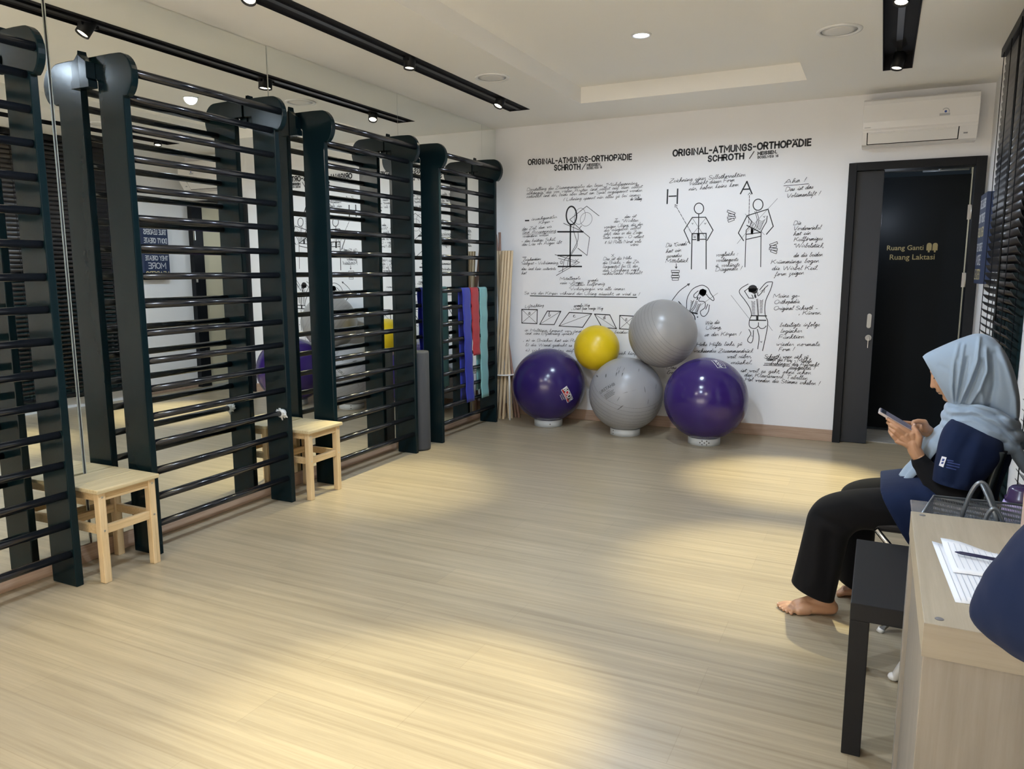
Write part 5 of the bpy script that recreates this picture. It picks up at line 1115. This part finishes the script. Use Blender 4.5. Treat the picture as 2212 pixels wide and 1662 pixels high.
# badge printed on the sleeve
from mathutils.bvhtree import BVHTree
bpy.context.view_layer.update()
off = wloc(wm); bt = BVHTree.FromPolygons([Vector(v) for v in sl.v], sl.f)
def stick_on(q, n=5, eps=.0016):
    rows_ = []
    for j in range(n+1):
        r_ = []
        for i in range(n+1):
            a, b_, c_, d_ = [Vector((p[0], p[1])) for p in q]; u, v = i/n, j/n; w_ = (a*(1-u)+b_*u)*(1-v)+(d_*(1-u)+c_*u)*v
            d = ray(w_.x, w_.y).normalized(); h = bt.ray_cast(CAM, d)
            if h[0] is None: return None
            r_.append(h[0]-d*eps)
        rows_.append(r_)
    return MB().grid(rows_)
bg = stick_on([(2034.5, 986), (2045, 988.5), (2037.5, 1010), (2028, 1006)])
if bg: obj('sleeve_badge', bg, mat('badge_white', (.72, .74, .80), .7), wm)
bl = mat('badge_blue', (.03, .06, .22), .7)
for q in ([(2036, 991), (2041, 992), (2039, 997), (2034, 996)], [(2035, 998), (2039, 999), (2037, 1003), (2032, 1002)]):
    b2 = stick_on(q, 3, .0024)
    if b2: obj('badge_mark', b2, bl, wm)
for (x0_, y0_, x1_, y1_) in ((2046, 993, 2060, 995.5), (2047, 997.5, 2074, 1003.5), (2045, 1003, 2073, 1009), (2044, 1008.5, 2066, 1014)):
    b2 = stick_on([(x0_, y0_), (x1_, y1_), (x1_-.8, y1_+2.4), (x0_-.8, y0_+2.4)], 6)
    if b2: obj('embroidered_line', b2, bl, wm)
# ------------------------------------------------------------------ phone in her hands
ph = thing('phone', H6(520, 420, 3.10), 'slim phone held in the seated woman\'s hands', 'phone')
A, B_ = H6(250, 270, 3.062), H6(830, 610, 3.062); L_ = (A-B_).normalized(); Wd = Vector((.05, 1, .05)).normalized(); Wd = (Wd-L_*Wd.dot(L_)).normalized(); Nn = L_.cross(Wd).normalized()
if Nn.z < 0: Nn = -Nn
def phone_box(l0, l1, w0, w1, h0, h1, cr_=.008):
    mb = MB(); poly = []
    for (cl, cw, a0) in ((l1-cr_, w1-cr_, 0), (l0+cr_, w1-cr_, 90), (l0+cr_, w0+cr_, 180), (l1-cr_, w0+cr_, 270)):
        for k in range(6):
            a = math.radians(a0+k*18); poly.append((cl+cr_*math.cos(a), cw+cr_*math.sin(a)))
    n = len(poly); vs = [A+L_*p[0]+Wd*p[1]+Nn*h0 for p in poly]+[A+L_*p[0]+Wd*p[1]+Nn*h1 for p in poly]
    return mb.add(vs, [tuple(range(n)), tuple(range(2*n-1, n-1, -1))]+[(i, (i+1) % n, n+(i+1) % n, n+i) for i in range(n)])
obj('phone_case', phone_box(-.140, .006, -.002, .068, -.0045, .0045), mat('phone_case', (.48, .42, .40), .35), ph, .0015)
obj('phone_screen', phone_box(-.135, .002, .002, .064, .0046, .0052, .006), mat('phone_screen', (.06, .06, .075), .2, emit=((.42, .42, .62), .10)), ph)
obj('screen_bar', phone_box(-.020, -.002, .006, .060, .0053, .0055, .002), mat('screen_dark', (.01, .015, .02), .1), ph)
# ------------------------------------------------------------------ person at the right frame edge (only a sleeve in view)
p2 = thing('person', (.43, .90, 0), 'person cut off by the right frame edge, only a navy sleeve in view', 'person')
q = MB()
limb(q, [(.43, .88, .92), (.43, .88, 1.05), (.43, .89, 1.20), (.43, .89, 1.30)], [.115, .105, .115, .085]); limb(q, [(.43, .89, 1.26), (.37, .93, 1.25)], [.075, .07]); limb(q, [(.43, .89, 1.26), (.49, .85, 1.25)], [.075, .07])
limb(q, [(.37, .93, 1.25), (.30, .965, 1.12), (.236, .998, .990)], [.072, .088, .098]); limb(q, [(.236, .998, .985), (.196, .999, .970), (.166, 1.0, .958), (.145, 1.0, .950), (.132, 1.0, .945)], [.094, .072, .047, .028, .014]); limb(q, [(.49, .85, 1.25), (.51, .84, 1.02)], [.07, .085])
obj('navy_top', fused(q, .006, 6), M['navy'], p2)
q = MB(); limb(q, [(.46, .85, .93), (.47, .82, .50), (.47, .82, .06)], [.10, .075, .065]); limb(q, [(.40, .93, .93), (.39, .96, .50), (.39, .96, .06)], [.10, .075, .065])
obj('trousers', fused(q, .008, 3), M['black_cloth'], p2)
q = MB()
limb(q, [(.24, 1.0, .955), (.30, 1.12, .90), (.345, 1.20, .88)], [.040, .034, .024]); limb(q, [(.345, 1.20, .88), (.37, 1.26, .875)], [.026, .024])
for k in range(4): limb(q, [(.368, 1.262-.018*k*.2, .885-.016*k), (.385, 1.292-.006*k, .882-.017*k), (.40, 1.312-.006*k, .874-.016*k)], [.009, .008, .007])
limb(q, [(.355, 1.225, .90), (.36, 1.25, .915), (.375, 1.272, .92)], [.011, .009, .007])
limb(q, [(.51, .84, 1.02), (.52, .86, .85), (.515, .95, .76)], [.040, .034, .024]); limb(q, [(.515, .95, .76), (.51, .99, .72)], [.026, .022])
limb(q, [(.43, .89, 1.32), (.43, .90, 1.42)], [.05, .052]); q.ball((.43, .91, 1.49), 1, 20, 14, (.072, .088, .105)); q.ball((.43, .995, 1.475), .012)
for fx in (.47, .39): limb(q, [(fx, (.82 if fx > .43 else .96)-.02, .035), (fx, (.82 if fx > .43 else .96)+.10, .026), (fx, (.82 if fx > .43 else .96)+.16, .018)], [.033, .028, .016])
pb = fused(q, .0045, 2); pb.v = [(v[0], v[1], max(v[2], .0006)) for v in pb.v]
obj('body', pb, skin, p2)
q = MB(); q.ball((.43, .895, 1.505), 1, 24, 16, (.085, .092, .112)); limb(q, [(.43, .88, 1.42), (.43, .875, 1.33)], [.078, .10])
obj('headscarf', fused(q, .005, 2), M['navy'], p2)
